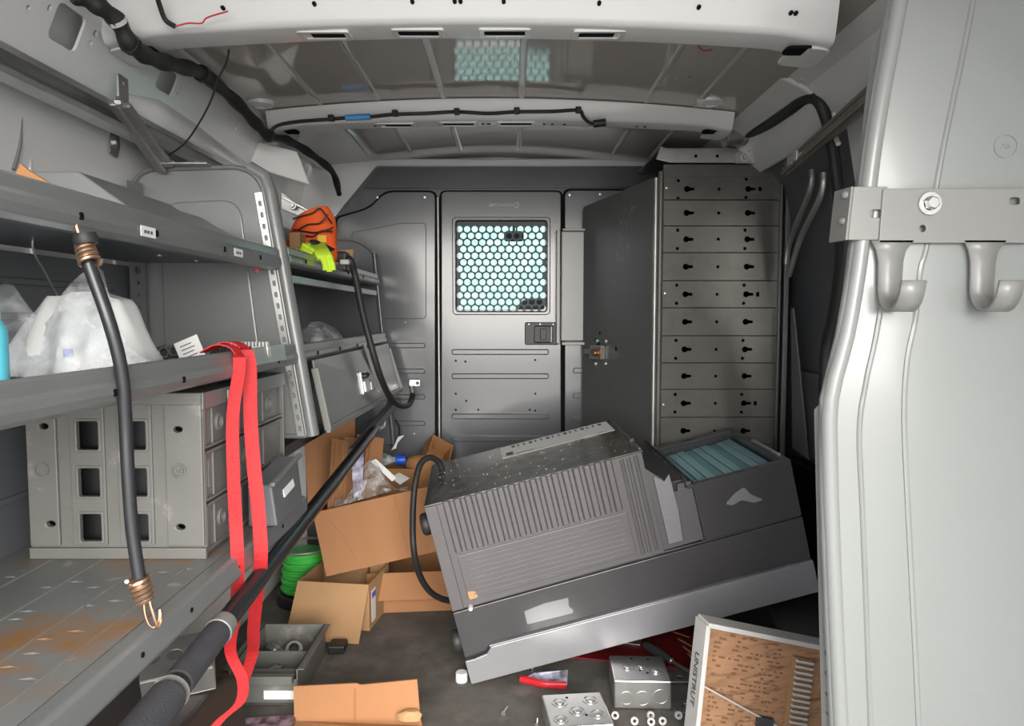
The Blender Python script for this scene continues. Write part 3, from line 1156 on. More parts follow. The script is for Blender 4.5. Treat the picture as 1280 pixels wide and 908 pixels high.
# ---- grey steel parts cabinet with windows, on the bottom shelf
CX0, CX1, CY0, CY1, CZ0, CZ1 = -.872, -.553, 1.275, 1.735, ZB + .002, .963
cab = thing('parts_cabinet', 'worn grey steel cabinet with six square openings on the bottom shelf', 'cabinet', ((CX0 + CX1) / 2, (CY0 + CY1) / 2, CZ0))
b = MB()
b.box(CX0, CX0 + .004, CY0 + .012, CY1, CZ0, CZ1)
b.box(CX0, CX1, CY1 - .004, CY1, CZ0, CZ1)
b.box(CX0, CX1 - .006, CY0 + .012, CY1, CZ0, CZ0 + .004)
b.box(CX0, CX1 + .002, CY0, CY1, CZ1 - .022, CZ1)
b.build('body', M['worn'], cab, bevel=.002)
sx = (CX1 - CX0) / 225.0
sz = (CZ1 - CZ0) / 205.0


def cpx(u, v):                    # front panel in photo pixels
    return (CX0 + (u - 27) * sx, CZ1 - (v - 500) * sz)


wins = []
for u0, u1 in ((92, 119), (152, 179)):
    for v0, v1 in ((535, 570), (593, 628), (650, 684)):
        wins.append(rrect(*cpx(u0, v1), *cpx(u1, v0), .004))
slots_ = [circ(*cpx(u, v), .0085, 12, .0055) for u, v in ((51, 541), (220, 545), (55, 662), (220, 666))]
b = MB()
b.plate([cpx(27, 702), cpx(251, 702), cpx(251, 505), cpx(27, 505)], wins + slots_, .004, XZ((0, CY0 + .010, 0)))
fp = b.build('front_panel', M['worn'], cab)
for u0, u1 in ((28, 66), (203, 250)):
    b = MB()
    b.plate(rrect(*cpx(u0, 690), *cpx(u1, 514), .003), [s for s in slots_ if cpx(u0, 0)[0] < s[0][0] < cpx(u1, 0)[0]], .008, XZ((0, CY0 + .006, 0)), .002)
    b.build('raised_stile', M['worn'], fp)
for i, (u0, u1) in enumerate(((82, 126), (142, 186))):
    b = MB()
    b.plate(rrect(*cpx(u0, 690), *cpx(u1, 514), .006), wins[3 * i:3 * i + 3], .006, XZ((0, CY0 + .007, 0)), .0015)
    b.build('window_stile', M['worn'], fp)
for i, w_ in enumerate(wins):
    xs_ = [p[0] for p in w_]
    zs_ = [p[1] for p in w_]
    b = MB()
    b.plate(rrect(min(xs_) - .005, min(zs_) - .005, max(xs_) + .005, max(zs_) + .005, .006), [w_], .004, XZ((0, CY0 + .004, 0)), .0015)
    b.build('window_rim', M['worn'], fp)
b = MB()
b.plate([cpx(27, 706), cpx(252, 706), cpx(252, 692), cpx(27, 692)], [], .012, XZ((0, CY0 + .006, 0)), .002)
b.build('bottom_rail', M['worn'], fp)
p = cpx(220, 596)
b = MB()
b.plate(circ(0, 0, .014, 24), [circ(0, 0, .012, 24)], .002, XZ((p[0], CY0 + .001, p[1])))
b.plate(circ(0, 0, .0095, 24), [circ(0, 0, .0082, 24)], .002, XZ((p[0], CY0 + .001, p[1])))
b.text('AS', .009, XZ((p[0], CY0 + .001, p[1])), .0008)
b.build('stamped_logo', M['worn'], fp)
p = cpx(47, 594)
b = MB()
b.plate(circ(0, 0, .013, 24), [circ(0, 0, .011, 24)], .002, XZ((p[0], CY0 + .001, p[1])))
b.build('stamped_logo', M['worn'], fp)
# plastic bin fronts facing the aisle
cols = ((CY0 + .012, CY0 + .150), (CY0 + .158, CY0 + .262), (CY0 + .270, CY1 - .008))
rows_ = ((CZ0 + .008, CZ0 + .095), (CZ0 + .100, CZ0 + .192), (CZ0 + .197, CZ1 - .026))
for ci, (y0, y1) in enumerate(cols):
    for ri, (z0, z1) in enumerate(rows_):
        yc, zc = (y0 + y1) / 2 + .01, (z0 + z1) / 2
        b = MB()
        m_ = frame((CX1 - .012, 0, 0), (0, 1, 0), (0, 0, 1))
        b.plate(rrect(y0, z0, y1, z1, .006), [circ(yc, zc, .011, 14)] if (ci + ri) % 2 == 0 else [rrect(y0 + .02, z0 + .02, y0 + .032, z1 - .02, .004)], .006, m_, .0015)
        dr = b.build('bin_front', M['bin'], cab)
        b = MB()
        for q in (.33, .66):
            yy = y0 + (y1 - y0) * q
            if abs(yy - yc) > .02:
                b.box(CX1 - .009, CX1 - .005, yy - .002, yy + .002, z0 + .004, z1 - .004)
        b.box(CX1 - .010, CX1 - .001, y0, y1, z0, z0 + .005)
        b.box(CX1 - .010, CX1 - .001, y0, y0 + .004, z0, z1)
        b.box(CX1 - .010, CX1 - .001, y0, y1, z1 - .005, z1)
        b.build('bin_ribs', M['bin'], dr, bevel=.001)
        if (ci + ri) % 2 == 0:
            b = MB()
            b.plate(circ(0, 0, .017, 16), [circ(0, 0, .012, 16)], .008, frame((CX1 - .008, yc, zc), (0, 1, 0), (0, 0, 1)), .001)
            b.build('round_boss', M['bin'], dr)
b = MB()
b.box(CX1 - .002, CX1 + .003, CY0, CY1, CZ1 - .030, CZ1)
tf = b.build('top_flange', M['shelf'], cab, bevel=.001)
b = MB()
b.box(CX1 + .003, CX1 + .004, 1.385, 1.455, CZ1 - .024, CZ1 - .006)
b.build('label', M['paper'], tf)
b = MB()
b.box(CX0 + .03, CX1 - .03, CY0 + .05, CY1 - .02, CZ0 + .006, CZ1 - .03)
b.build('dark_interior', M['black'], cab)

# small drawer pulled out beyond the straps
dr = thing('steel_tray', 'small dark grey steel tray with a white label at the shelf edge', 'tray', (-.51, 1.55, ZB))
b = MB()
b.hexa([V(p) for p in ((-.548, 1.47, ZB + .003), (-.487, 1.47, ZB + .003), (-.487, 1.655, ZB + .003), (-.548, 1.655, ZB + .003), (-.548, 1.47, ZB + .09), (-.498, 1.47, ZB + .09), (-.498, 1.655, ZB + .115), (-.548, 1.655, ZB + .115))])
b.build('tray_body', M['under'], dr, bevel=.004)
b = MB()
b.bar((-.494, 1.46, ZB + .092), (-.494, 1.66, ZB + .117), .012, .010)
b.build('tray_rail', M['shelf'], dr, bevel=.003)
b = MB()
b.sheet((-.489, 1.53, ZB + .050), (-.489, 1.60, ZB + .058), (-.493, 1.60, ZB + .074), (-.493, 1.53, ZB + .066), -.003)
b.build('label', M['paper'], dr)

# ================================================================== THINGS ON THE MIDDLE SHELF
ZM = 1.004


def blob(rings, n=20, jit=.0, seed=1):
    """closed lumpy skin through horizontal rings (cx, cy, z, rx, ry)"""
    rnd = random.Random(seed)
    b = MB()
    vs, fs = [], []
    ph = [rnd.uniform(.8, 1.2) for _ in range(n)]
    for (cx, cy, z, rx, ry) in rings:
        for k in range(n):
            a = 2 * math.pi * k / n
            f = 1 + jit * (ph[k] - 1) * 5 + rnd.uniform(-jit, jit) * .5
            vs.append((cx + rx * math.cos(a) * f, cy + ry * math.sin(a) * f, z))
    m = len(rings)
    for i in range(m - 1):
        for k in range(n):
            k2 = (k + 1) % n
            fs.append((i * n + k, i * n + k2, (i + 1) * n + k2, (i + 1) * n + k))
    fs += [tuple(range(n - 1, -1, -1)), tuple((m - 1) * n + k for k in range(n))]
    return b.add(vs, fs)


bg_ = thing('plastic_bag', 'clear plastic bag holding a folded white cloth on the middle shelf', 'bag', (-.68, 1.15, ZM))
cx, cy = -.705, 1.17
vs, fs = [], []
NU, NV = 36, 18
rnd = random.Random(8)
for i in range(NU + 1):
    for j in range(NV + 1):
        s, t_ = i / NU, j / NV
        X = -.815 + .225 * s
        Yp = 1.105 + .14 * t_
        hx = min(1, max(0, s / .30)) ** .7 * min(1, max(0, (1 - s) / .18)) ** .6
        hy = min(1, t_ / .38) ** .6 * min(1, (1 - t_) / .3) ** .6
        z = ZM + .002 + .130 * hx * hy * (.86 + .14 * math.sin(2.2 * s + .6))
        fold = .010 * math.sin(19 * s + 2 * math.sin(5 * t_)) * (1 - abs(2 * t_ - 1)) + .006 * math.sin(31 * s + 1.3)
        vs.append((X, Yp + fold * (1 - hy * .4), z + .004 * math.sin(13 * s) * hy))
for i in range(NU):
    for j in range(NV):
        a = i * (NV + 1) + j
        fs.append((a, a + NV + 1, a + NV + 2, a + 1))
o = MB().add(vs, fs).build('white_cloth', M['sack'], bg_, smooth=True)
md = o.modifiers.new('thick', 'SOLIDIFY')
md.thickness = .003
# film skirt: crumpled sheet with two raised peaks
vs, fs = [], []
rnd = random.Random(5)
NU, NV = 30, 12
for i in range(NU + 1):
    for j in range(NV + 1):
        s, t_ = i / NU, j / NV
        X = -.84 + .295 * s
        top = .075 + .070 * math.exp(-((s - .17) / .10) ** 2) + .085 * math.exp(-((s - .60) / .14) ** 2) + .02 * math.exp(-((s - .66) / .05) ** 2)
        top *= min(1, (1 - s) / .34 + .04) if s > .66 else min(1, s / .16 + .3)
        z = ZM + .003 + top * t_
        y = 1.075 + .05 * t_ + .018 * math.sin(17 * s + 3 * t_) * (1 - .4 * t_) + rnd.uniform(-.004, .004) + .03 * abs(s - .5)
        vs.append((X, y, z))
for i in range(NU):
    for j in range(NV):
        a = i * (NV + 1) + j
        fs.append((a, a + NV + 1, a + NV + 2, a + 1))
o = MB().add(vs, fs).build('film_front', M['film'], bg_, smooth=True)
for oo in (o,):
    md = oo.modifiers.new('thick', 'SOLIDIFY')
    md.thickness = .0006
b = MB()
p = at(72, 462, Y=1.06)
b.box(p.x - .006, p.x + .006, 1.084, 1.09, ZM + .034, ZM + .046)
b.build('blue_mark', M['blue'], bg_)
b = MB()
p = at(-2, 450, Y=1.0)
b.lathe([(0, 0), (.017, 0), (.018, .01), (.018, .075), (.010, .09), (.010, .10), (0, .10)], (p.x - .006, 1.0, ZM + .001), n=18)
tag(b.build('cyan_bottle', M['cyan'], smooth=True), 'cyan plastic bottle standing beside the clear bag', 'bottle')
# hook wire hanging behind the bag
b = MB()
b.tube(smoothpath([at(44, 275, Y=1.25), at(41, 310, Y=1.25), at(56, 340, Y=1.25), at(74, 373, Y=1.24)]), .0018, 6)
tag(b.build('bent_wire', M['zinc'], smooth=True), 'thin bent wire hanging from the top shelf over the clear bag', 'wire')
# paper slip, fittings, comb strips
b = MB()
p = at(237, 440, Y=1.42)
mm = frame((p.x, 1.42, ZM + .03), (.8, .1, .35), (-.3, .1, .8))
b.plate(rrect(-.024, -.022, .024, .022, .001), [], .0008, mm)
o = tag(b.build('paper_slip', M['paper']), 'small white printed slip propped up on the middle shelf', 'paper')
b = MB()
for i in range(4):
    b.box(-.015, .008 + .004 * (i % 2), .010 - .008 * i, .012 - .008 * i, .0005, .0009, mm)
b.build('print', M['print'], o)
for i, (u, v, nm, lab) in enumerate(((196, 442, 'pipe_fitting', 'short zinc pipe fitting lying beside the clear bag'), (209, 445, 'pipe_fitting', 'second zinc pipe fitting lying behind the white slip'), (222, 437, 'pipe_fitting', 'black ringed zinc fitting behind the white slip'))):
    p = at(u, v, Y=1.5 + .05 * i)
    b = MB()
    mm = frame((p.x, p.y, ZM + .016), (.7, .7, 0), (0, 0, 1))
    b.lathe([(.009, -.02), (.014, -.02), (.014, -.006), (.016, -.006), (.016, .004), (.012, .004), (.012, .022), (.009, .022), (.009, -.02)], (p.x, p.y, ZM + .018), (.8, -.4, .1), 14)
    tag(b.build(nm, M['dullzinc'], smooth=True), lab, 'fitting', 'fittings on the middle shelf')
for i in range(2):
    b = MB()
    x0, y0 = at(262 + 12 * i, 440, Y=1.5).x, 1.50 + .05 * i
    b.box(x0, x0 + .085, y0, y0 + .018, ZM + .001 + .0 * i, ZM + .022 + .008 * i)
    for k in range(11):
        b.box(x0 + .004 + .0075 * k, x0 + .0075 + .0075 * k, y0 + .002, y0 + .016, ZM + .02 + .008 * i, ZM + .032 + .008 * i)
    o = b.build('terminal_strip', M['whitecard'] if i else M['black'], bevel=.0006)
    tag(o, ('black toothed terminal strip behind the red strap', 'white toothed terminal strip with a red line behind the red strap')[i], 'terminal strip')
    if i:
        b = MB()
        b.box(x0 + .004, x0 + .06, y0 - .0012, y0, ZM + .018, ZM + .024)
        b.build('red_line', M['redpl'], o)
# red zip tie hanging from the top shelf
b = MB()
p = at(321, 335, Y=1.70)
b.box(p.x - .004, p.x + .004, 1.695, 1.699, p.z - .012, p.z + .02)
tag(b.build('red_clip', M['redpl'], bevel=.001), 'small red clip hanging under the top shelf', 'clip')

# ================================================================== BUNGEE CORD AND RED STRAPS
bu = thing('bungee_cord', 'black bungee cord with copper coiled wire hooks across the shelves', 'bungee cord', at(185, 770, Y=1.03))
A = [at(108, 322, Y=.95), at(118, 350, Y=.95), at(134, 395, Y=.95), at(147, 440, Y=.955), at(154, 480, Y=.96), at(157, 530, Y=.965), at(160, 590, Y=.965), at(165, 660, Y=.965), at(174, 722, Y=.965)]
b = MB()
b.tube(smoothpath(A), .0088, 12)
b.build('cord', M['gloss'], bu, smooth=True)


def coil(p0, p1, r, turns, wr):
    p0, p1 = V(p0), V(p1)
    ax = (p1 - p0).normalized()
    a = ax.orthogonal().normalized()
    c = ax.cross(a)
    n = turns * 12
    return [p0 + (p1 - p0) * (i / n) + (a * math.cos(2 * math.pi * i / 12) + c * math.sin(2 * math.pi * i / 12)) * (r * (1 - .25 * i / n)) for i in range(n + 1)]


b = MB()
b.tube(coil(at(113, 330, Y=.945), at(104, 303, Y=.95), .0125, 5, .002), .0026, 6)
b.build('wire_coil', M['copper'], bu, smooth=True)
b = MB()
b.tube(coil(at(172, 722, Y=.965), at(181, 752, Y=.965), .014, 5, .002), .0028, 6)
b.build('wire_coil', M['copper'], bu, smooth=True)
b = MB()
b.tube(smoothpath([at(104, 305, Y=.95), at(98, 290, Y=.948), at(91, 268, Y=.945), at(87, 262, Y=.95), at(86, 268, Y=.96)]), .0028, 8)
hk = b.build('wire_hook', M['copper'], bu, smooth=True)
b = MB()
b.lathe([(0, -.006), (.014, -.006), (.016, 0), (.014, .008), (0, .008)], at(107, 300, Y=.95), at(107, 300, Y=.95) - at(113, 325, Y=.95), 14)
b.build('hook_collar', M['rubber'], hk, smooth=True)
b = MB()
for dx in (0, 6):
    b.tube(smoothpath([at(180 + dx, 748, Y=.965), at(181 + dx * 1.6, 765, Y=.965), at(186 + dx * 1.6, 780, Y=.967), at(193 + dx, 784, Y=.97), at(199 + dx * .4, 776, Y=.97), at(200, 762, Y=.972)]), .0022, 8)
b.build('wire_hook', M['copper'], bu, smooth=True)

st = thing('ratchet_strap', 'red webbing strap looped over the middle shelf and hanging to the floor', 'strap', at(290, 880, Y=1.5))
wv = V((.012, .050, .0))
b = MB()
pa = smoothpath([(-.575, 1.34, ZM + .028), (-.550, 1.35, 1.046), (-.524, 1.36, 1.038), (-.517, 1.362, 1.005), at(291, 520, Y=1.355), at(292, 600, Y=1.335), at(296, 680, Y=1.29), at(297, 730, Y=1.32), at(293, 775, Y=1.42), at(288, 815, Y=1.48), at(303, 850, Y=1.50), at(300, 878, Y=1.50), at(276, 900, Y=1.48), at(255, 925, Y=1.46)])
n_ = len(pa)
b.ribbon(pa, [V((.020, .012, .0)) if i > n_ * .2 else V((.002, .030, 0)) for i in range(n_)], .0022)
b.build('front_band', M['red'], st)
b = MB()
pb = smoothpath([(-.575, 1.372, ZM + .03), (-.550, 1.385, 1.049), (-.523, 1.395, 1.042), (-.512, 1.40, 1.005), at(313, 520, Y=1.40), at(317, 580, Y=1.385), at(323, 640, Y=1.375), at(326, 700, Y=1.37), at(321, 745, Y=1.44), at(317, 785, Y=1.52), at(316, 815, Y=1.6), at(305, 850, Y=1.62)])
n_ = len(pb)
b.ribbon(pb, [V((.024, .010, .0)) if i > n_ * .2 else V((.004, .034, 0)) for i in range(n_)], .0022)
b.build('rear_band', M['red'], st)

# ================================================================== LEFT SHELVING, FRONT BAY
fu = thing('shelving_bay', 'grey steel shelving bay between the end panel and the partition', 'shelving', (-.74, 2.42, .6))
b = MB()
b.box(-.93, -.925, 1.83, 3.05, .55, 1.46)
fb = b.build('back_panel', M['under'], fu)
for z in (.85, 1.1, 1.18):
    b = MB()
    b.box(-.926, -.918, 1.85, 3.0, z - .006, z + .006)
    b.build('groove', M['under'], fb, bevel=.003)
b = MB()
b.plate(rpoly([(-.925, .55), (-.50, .55), (-.575, 1.36), (-.66, 1.42), (-.925, 1.42)], [.01, .01, .05, .05, .03]), [], .012, XZ((0, 3.055, 0)), .004)
e2 = b.build('end_panel', M['part'], fu)
b = MB()
b.tube([(-.505, 3.045, .55), (-.578, 3.045, 1.36)], .010, 10)
b.build('edge_post', M['partdk'], e2, smooth=True)
for k, z in enumerate((1.245, 1.000)):
    xo = (-.560, -.532)[k]
    b = MB()
    b.box(-.925, xo - .02, 1.82, 3.03, z - .006, z)
    sh = b.build('shelf', M['under'], fu, bevel=.002)
    lip(1.82, 3.03, z, xo, .05, .03).build('front_lip', M['shelf'], sh, bevel=.002)
    if k == 0:
        b = MB()
        b.box(xo - .012, xo + .004, 1.82, 2.97, z - .062, z - .042)
        b.build('lower_rail', M['shelf'], sh, bevel=.002)
    b = MB()
    for y in (1.95, 2.2, 2.45, 2.7):
        b.box(xo + .0055, xo + .0075, y - .004, y + .004, z - .005, z + .006)
    b.build('lip_slots', M['seam'], sh)['kind'] = 'stuff'
for y in (2.1, 2.45, 2.8):
    b = MB()
    b.tube([(-.922, y, .6), (-.922, y, 1.2)], .006, 8)
    b.build('upright', M['under'], fu, smooth=True)
# lower body panel and rail under the bay
b = MB()
b.box(-.93, -.80, 2.3, 3.02, .60, .64)
b.bar((-.56, 2.5, .62), (-.50, 3.03, .73), .03, .03)
b.build('lower_rail', M['under'], fu, bevel=.003)

# drop door hanging on the second shelf of the bay
dd = thing('drop_door', 'grey sheet metal flap with a steel latch hanging from the front bay shelf', 'flap door', (-.50, 2.4, .80))
A0, A1 = V((-.520, 1.86, .985)), V((-.520, 2.99, .985))
B0, B1 = V((-.492, 1.88, .800)), V((-.470, 2.99, .795))
b = MB()
b.sheet(A0, A1, B1, B0, -.006)
b.build('flap_sheet', M['shelf'], dd, bevel=.002)
b = MB()
b.bar(A0 + V((.008, .004, -.02)), B0 + V((.008, .004, 0)), .012, .018, (1, 0, 0))
b.bar(B0 + V((.008, 0, 0)), B1 + V((.008, 0, 0)), .012, .016)
b.bar(A1 + V((.008, -.004, -.02)), B1 + V((.008, -.004, 0)), .012, .018, (1, 0, 0))
b.build('folded_edge', M['hook'], dd, bevel=.002)
p = at(456, 478, X=-.485)
b = MB()
mm = frame((-.487, p.y, p.z), (0, 1, 0), (-.14, 0, 1))
b.plate(rrect(-.042, -.038, .042, .038, .004), [], .006, mm, .001)
lt = b.build('latch', M['zinc'], dd)
b = MB()
b.box(-.030, .030, -.030, .004, .003, .010, mm)
b.build('latch_label', M['paper'], lt, bevel=.001)
b = MB()
b.cyl(mm @ V((-.02, .022, .003)), mm @ V((-.02, .022, .016)), .010, n=12)
b.cyl(mm @ V((.02, .022, .003)), mm @ V((.02, .022, .014)), .008, n=12)
b.bar(mm @ V((-.03, .022, .014)), mm @ V((.03, .022, .014)), .006, .006)
b.build('latch_bar', M['black'], lt)
b = MB()
b.box(.05, .075, -.032, -.004, .001, .012, mm)
b.build('lock_body', M['zinc'], lt, bevel=.002)
b = MB()
b.sheet(at(454, 430, X=-.509), at(457, 430, X=-.509), at(476, 492, X=-.476), at(473, 492, X=-.476), .003)
b.build('flap_shadow_strip', M['partdk'], dd)  # thin dark strip drawn for a diagonal shadow on the flap

# orange vest, gloves, black charger and cable, scraps
vz = 1.247
vest = thing('hi_vis_vest', 'folded orange high visibility vest with dark piping on the front bay shelf', 'vest', (-.66, 2.35, vz))
vs, fs = [], []
rnd = random.Random(11)
NU, NV = 18, 12
ctr = at(391, 290, Y=2.35)
for i in range(NU + 1):
    for j in range(NV):
        a = 2 * math.pi * j / NV
        s = i / NU
        rx = .088 * math.sin(math.pi * min(.97, .22 + s * .70)) ** .5
        z = vz + .002 + .195 * s
        tilt = .05 * s
        f = 1 + .06 * math.sin(3 * a + 9 * s) + rnd.uniform(-.03, .03)
        vs.append((ctr.x - .014 + rx * math.cos(a) * f + .012 * s, 2.37 + .05 * math.sin(a) * f, z + .018 * math.cos(a) * s))
for i in range(NU):
    for j in range(NV):
        j2 = (j + 1) % NV
        fs.append((i * NV + j, i * NV + j2, (i + 1) * NV + j2, (i + 1) * NV + j))
fs += [tuple(range(NV - 1, -1, -1)), tuple(NU * NV + k for k in range(NV))]
o = MB().add(vs, fs).build('vest_cloth', M['orange'], vest, smooth=True)
o.modifiers.new('sub', 'SUBSURF').levels = 1
o.modifiers['sub'].render_levels = 2
for pts in ([(366, 274), (375, 271), (390, 267), (400, 261), (408, 270), (415, 280)], [(372, 288), (385, 281), (400, 279), (410, 268)], [(366, 287), (378, 289), (393, 291), (408, 288), (417, 284)], [(372, 292), (390, 296), (402, 289), (416, 290)]):
    b = MB()
    b.tube(smoothpath([at(u, v, Y=2.312) for u, v in pts]), .0028, 6)
    b.build('piping', M['black'], vest, smooth=True)
b = MB()
b.box(at(391, 0, Y=2.31).x, at(403, 0, Y=2.31).x, 2.308, 2.314, at(0, 304, Y=2.31).z, at(0, 294, Y=2.31).z)
b.build('reflective_band', M['yellow'], vest, bevel=.003)
b = MB()
p0, p1 = at(363, 311, Y=2.25), at(376, 291, Y=2.25)
b.box(p0.x, p1.x, 2.24, 2.30, vz + .001, p1.z)
tag(b.build('small_carton', M['cardpale'], bevel=.001), 'small pale carton squeezed beside the orange vest', 'carton')


def glove(lab, pts, thumb, wds):
    g = thing('work_glove', lab, 'glove', pts[0], None, 'lime work gloves')
    b = MB()
    b.ribbon(smoothpath(pts, 5), wds, .016)
    o = b.build('palm', M['lime'], g, bevel=.005, smooth=True)
    for f in thumb:
        b = MB()
        b.tube(smoothpath(f, 4), .009, 8)
        b.build('finger', M['lime'], g, smooth=True)
    return g


g = glove('lime green work glove hanging over the shelf edge', [at(396, 306, Y=2.20), at(401, 315, Y=2.11), at(407, 324, Y=2.09)], [[at(u0, 320, Y=2.09), at(u1, 330, Y=2.085), at(u1 + 1, v, Y=2.085)] for u0, u1, v in ((402, 406, 338), (407, 411, 340), (411, 415, 338))], V((.045, .02, .0)))
b = MB()
b.ribbon([at(398, 306, Y=2.22), at(406, 309, Y=2.20), at(416, 314, Y=2.24)], V((.0, .05, .01)), .012)
b.build('cuff', M['black'], g, bevel=.004)
g = glove('lime green and black work glove lying under the vest', [at(374, 311, Y=2.08), at(383, 307, Y=2.12), at(394, 306, Y=2.18)], [[at(377, 307, Y=2.06), at(385, 310, Y=2.07), at(391, 314, Y=2.08)], [at(375, 311, Y=2.04), at(382, 314, Y=2.05), at(389, 318, Y=2.06)]], V((.01, .04, .01)))
b = MB()
b.ribbon([at(386, 303, Y=2.16), at(394, 304, Y=2.17), at(402, 309, Y=2.2)], V((.0, .04, .012)), .014)
b.build('cuff', M['black'], g, bevel=.004)
ch = thing('charger_block', 'black charger block with a pale plug standing on the front bay shelf', 'charger', at(427, 330, Y=2.40))
b = MB()
p0, p1 = at(417, 332, Y=2.40), at(434, 315, Y=2.40)
b.box(p0.x, p1.x, 2.38, 2.44, vz + .001, p1.z)
b.build('block', M['black'], ch, bevel=.006)
b = MB()
p0, p1 = at(426, 331, Y=2.37), at(437, 325, Y=2.37)
b.box(p0.x, p1.x, 2.355, 2.378, p0.z, p1.z)
b.build('plug', M['whitecard'], ch, bevel=.003)
b = MB()
p0, p1 = at(422, 330, Y=2.5), at(440, 312, Y=2.5)
b.plate([(p0.x, vz + .001), (p1.x, vz + .001), (p1.x + .005, p1.z), (p0.x, p1.z - .004)], [], .005, XZ((0, 2.5, 0)))
tag(b.build('cardboard_piece', M['cardpale']), 'small cardboard piece standing behind the black charger', 'cardboard')
# black cable from the shelf to the partition clamp
ca = thing('hanging_cable', 'black cable hanging from the front bay shelf to a clamp on the partition', 'cable', at(515, 505, Y=3.0))
b = MB()
b.tube(smoothpath([at(431, 322, Y=2.42), at(438, 326, Y=2.40), at(444, 345, Y=2.42), at(453, 390, Y=2.41), at(466, 440, Y=2.40), at(477, 475, Y=2.45), at(490, 500, Y=2.60), at(503, 508, Y=2.80), at(512, 505, Y=2.95), at(516, 494, Y=3.03)]), .0115, 10)
b.build('cable', M['rubber'], ca, smooth=True)
b = MB()
b.tube(smoothpath([at(515, 502, Y=3.05), at(515, 490, Y=3.06), at(513, 482, Y=3.065)]), .008, 8)
b.build('end_hook', M['dullzinc'], ca, smooth=True)
b = MB()
p = at(518, 479, Y=3.08)
b.plate(rrect(p.x - .022, p.z - .014, p.x + .026, p.z + .016, .006), [circ(p.x + .014, p.z, .006, 10)], .010, XZ((0, 3.078, 0)), .002)
b.cyl((p.x - .008, 3.07, p.z), (p.x - .008, 3.045, p.z), .010, n=12)
b.build('clamp', M['zinc'], ca)
# crumpled clear wrap on the bay's second shelf
b = blob([(-.62, 2.35, 1.002, .07, .10), (-.63, 2.35, 1.03, .075, .11), (-.63, 2.36, 1.06, .05, .07), (-.64, 2.36, 1.08, .02, .03)], 18, .08, 9)
o = tag(b.build('clear_wrap', M['film'], smooth=False), 'crumpled clear plastic wrap on the second front bay shelf', 'wrap')
b = MB()
b.tube([at(405, 408, Y=2.45), at(424, 428, Y=2.45)], .003, 6)
tag(b.build('steel_rod', M['zinc']), 'thin bright rod leaning on the crumpled clear wrap', 'rod')

# ================================================================== LOCKER ON THE RIGHT
LY = 2.64
LX0, LX1 = .535, 1.005
lk = thing('locker', 'tall grey steel locker with keyhole slots on its end panel and an open door', 'locker', ((LX0 + LX1) / 2, LY + .2, 0))


def lp(u, v, Y=LY):
    p = at(u, v, Y=Y)
    return p.x, p.z


b = MB()
b.box(LX1 - .006, LX1, LY + .02, 3.06, 0, 1.62)
b.box(LX0 + .02, LX1, 3.05, 3.06, 0, 1.62)
b.box(LX0 + .02, LX1, LY + .02, 3.06, 0, .02)
b.box(LX0 + .02, LX1, LY + .02, 3.06, 1.60, 1.62)
b.build('carcass', M['seam'], lk)
seams = [205, 250, 282.5, 316, 351, 385, 420, 454, 487, 522, 556, 590, 624, 658, 692]
wx0, wx1 = LX0 + .012, LX1 - .035
for i in range(len(seams) - 1):
    z1 = lp(900, seams[i])[1] - .0012
    z0 = lp(900, seams[i + 1])[1] + .0012
    zc = (z0 + z1) / 2
    hs = []
    rel = lambda q: wx0 + (wx1 - wx0) * q
    for q in (.205, .73):
        hs.append(keyhole(rel(q), zc, .011, .026))
    hs.append(circ(rel(.48), zc, .0055, 10))
    if i % 2 == 0 and i:
        for q in (.13, .71):
            for dz in (-.033, .033):
                hs.append(circ(rel(q), zc + dz, .006, 10))
        if i % 4 == 0:
            hs.append(rrect(rel(.83) - .006, zc - .008, rel(.83) + .006, zc + .008, .002))
    if i == 0:
        hs = [keyhole(rel(.205), zc - .025, .011, .026), keyhole(rel(.73), zc - .025, .011, .026), circ(rel(.48), zc - .025, .0055, 10), rrect(rel(.83) - .006, zc - .033, rel(.83) + .006, zc - .017, .002), circ(rel(.13), zc + .005, .006, 8), circ(rel(.71), zc + .01, .006, 8), circ(rel(.13), zc - .058, .006, 8), circ(rel(.71), zc - .055, .006, 8)]
    b = MB()
    b.plate([(wx0, z0), (wx1, z0), (wx1, z1), (wx0, z1)], hs, .006, XZ((0, LY + .004, 0)), .0008)
    b.build('slotted_panel', M['lock'], lk)
b = MB()
b.box(wx0, wx1, LY - .0005, LY + .003, lp(0, 222)[1], lp(0, 219)[1])
b.build('crease', M['lock'], lk, bevel=.001)
b = MB()
b.tube([(LX0 + .004, LY + .002, 0.0), (LX0 + .004, LY + .002, 1.62)], .011, 12)
b.build('corner_post', M['lock'], lk, smooth=True)
b = MB()
b.box(LX1 - .036, LX1 - .026, LY - .010, LY + .012, 0, 1.61)
b.box(LX1 - .014, LX1 + .004, LY - .006, LY + .03, 0, 1.61)
b.build('rear_post', M['lockdoor'], lk, bevel=.003)
for v in (235, 367, 506):
    p = lp(832, v)
    bolt(lk, V((wx0 + .012, LY - .001, p[1])), (0, -1, 0), .9, RIVET, 'rivet')
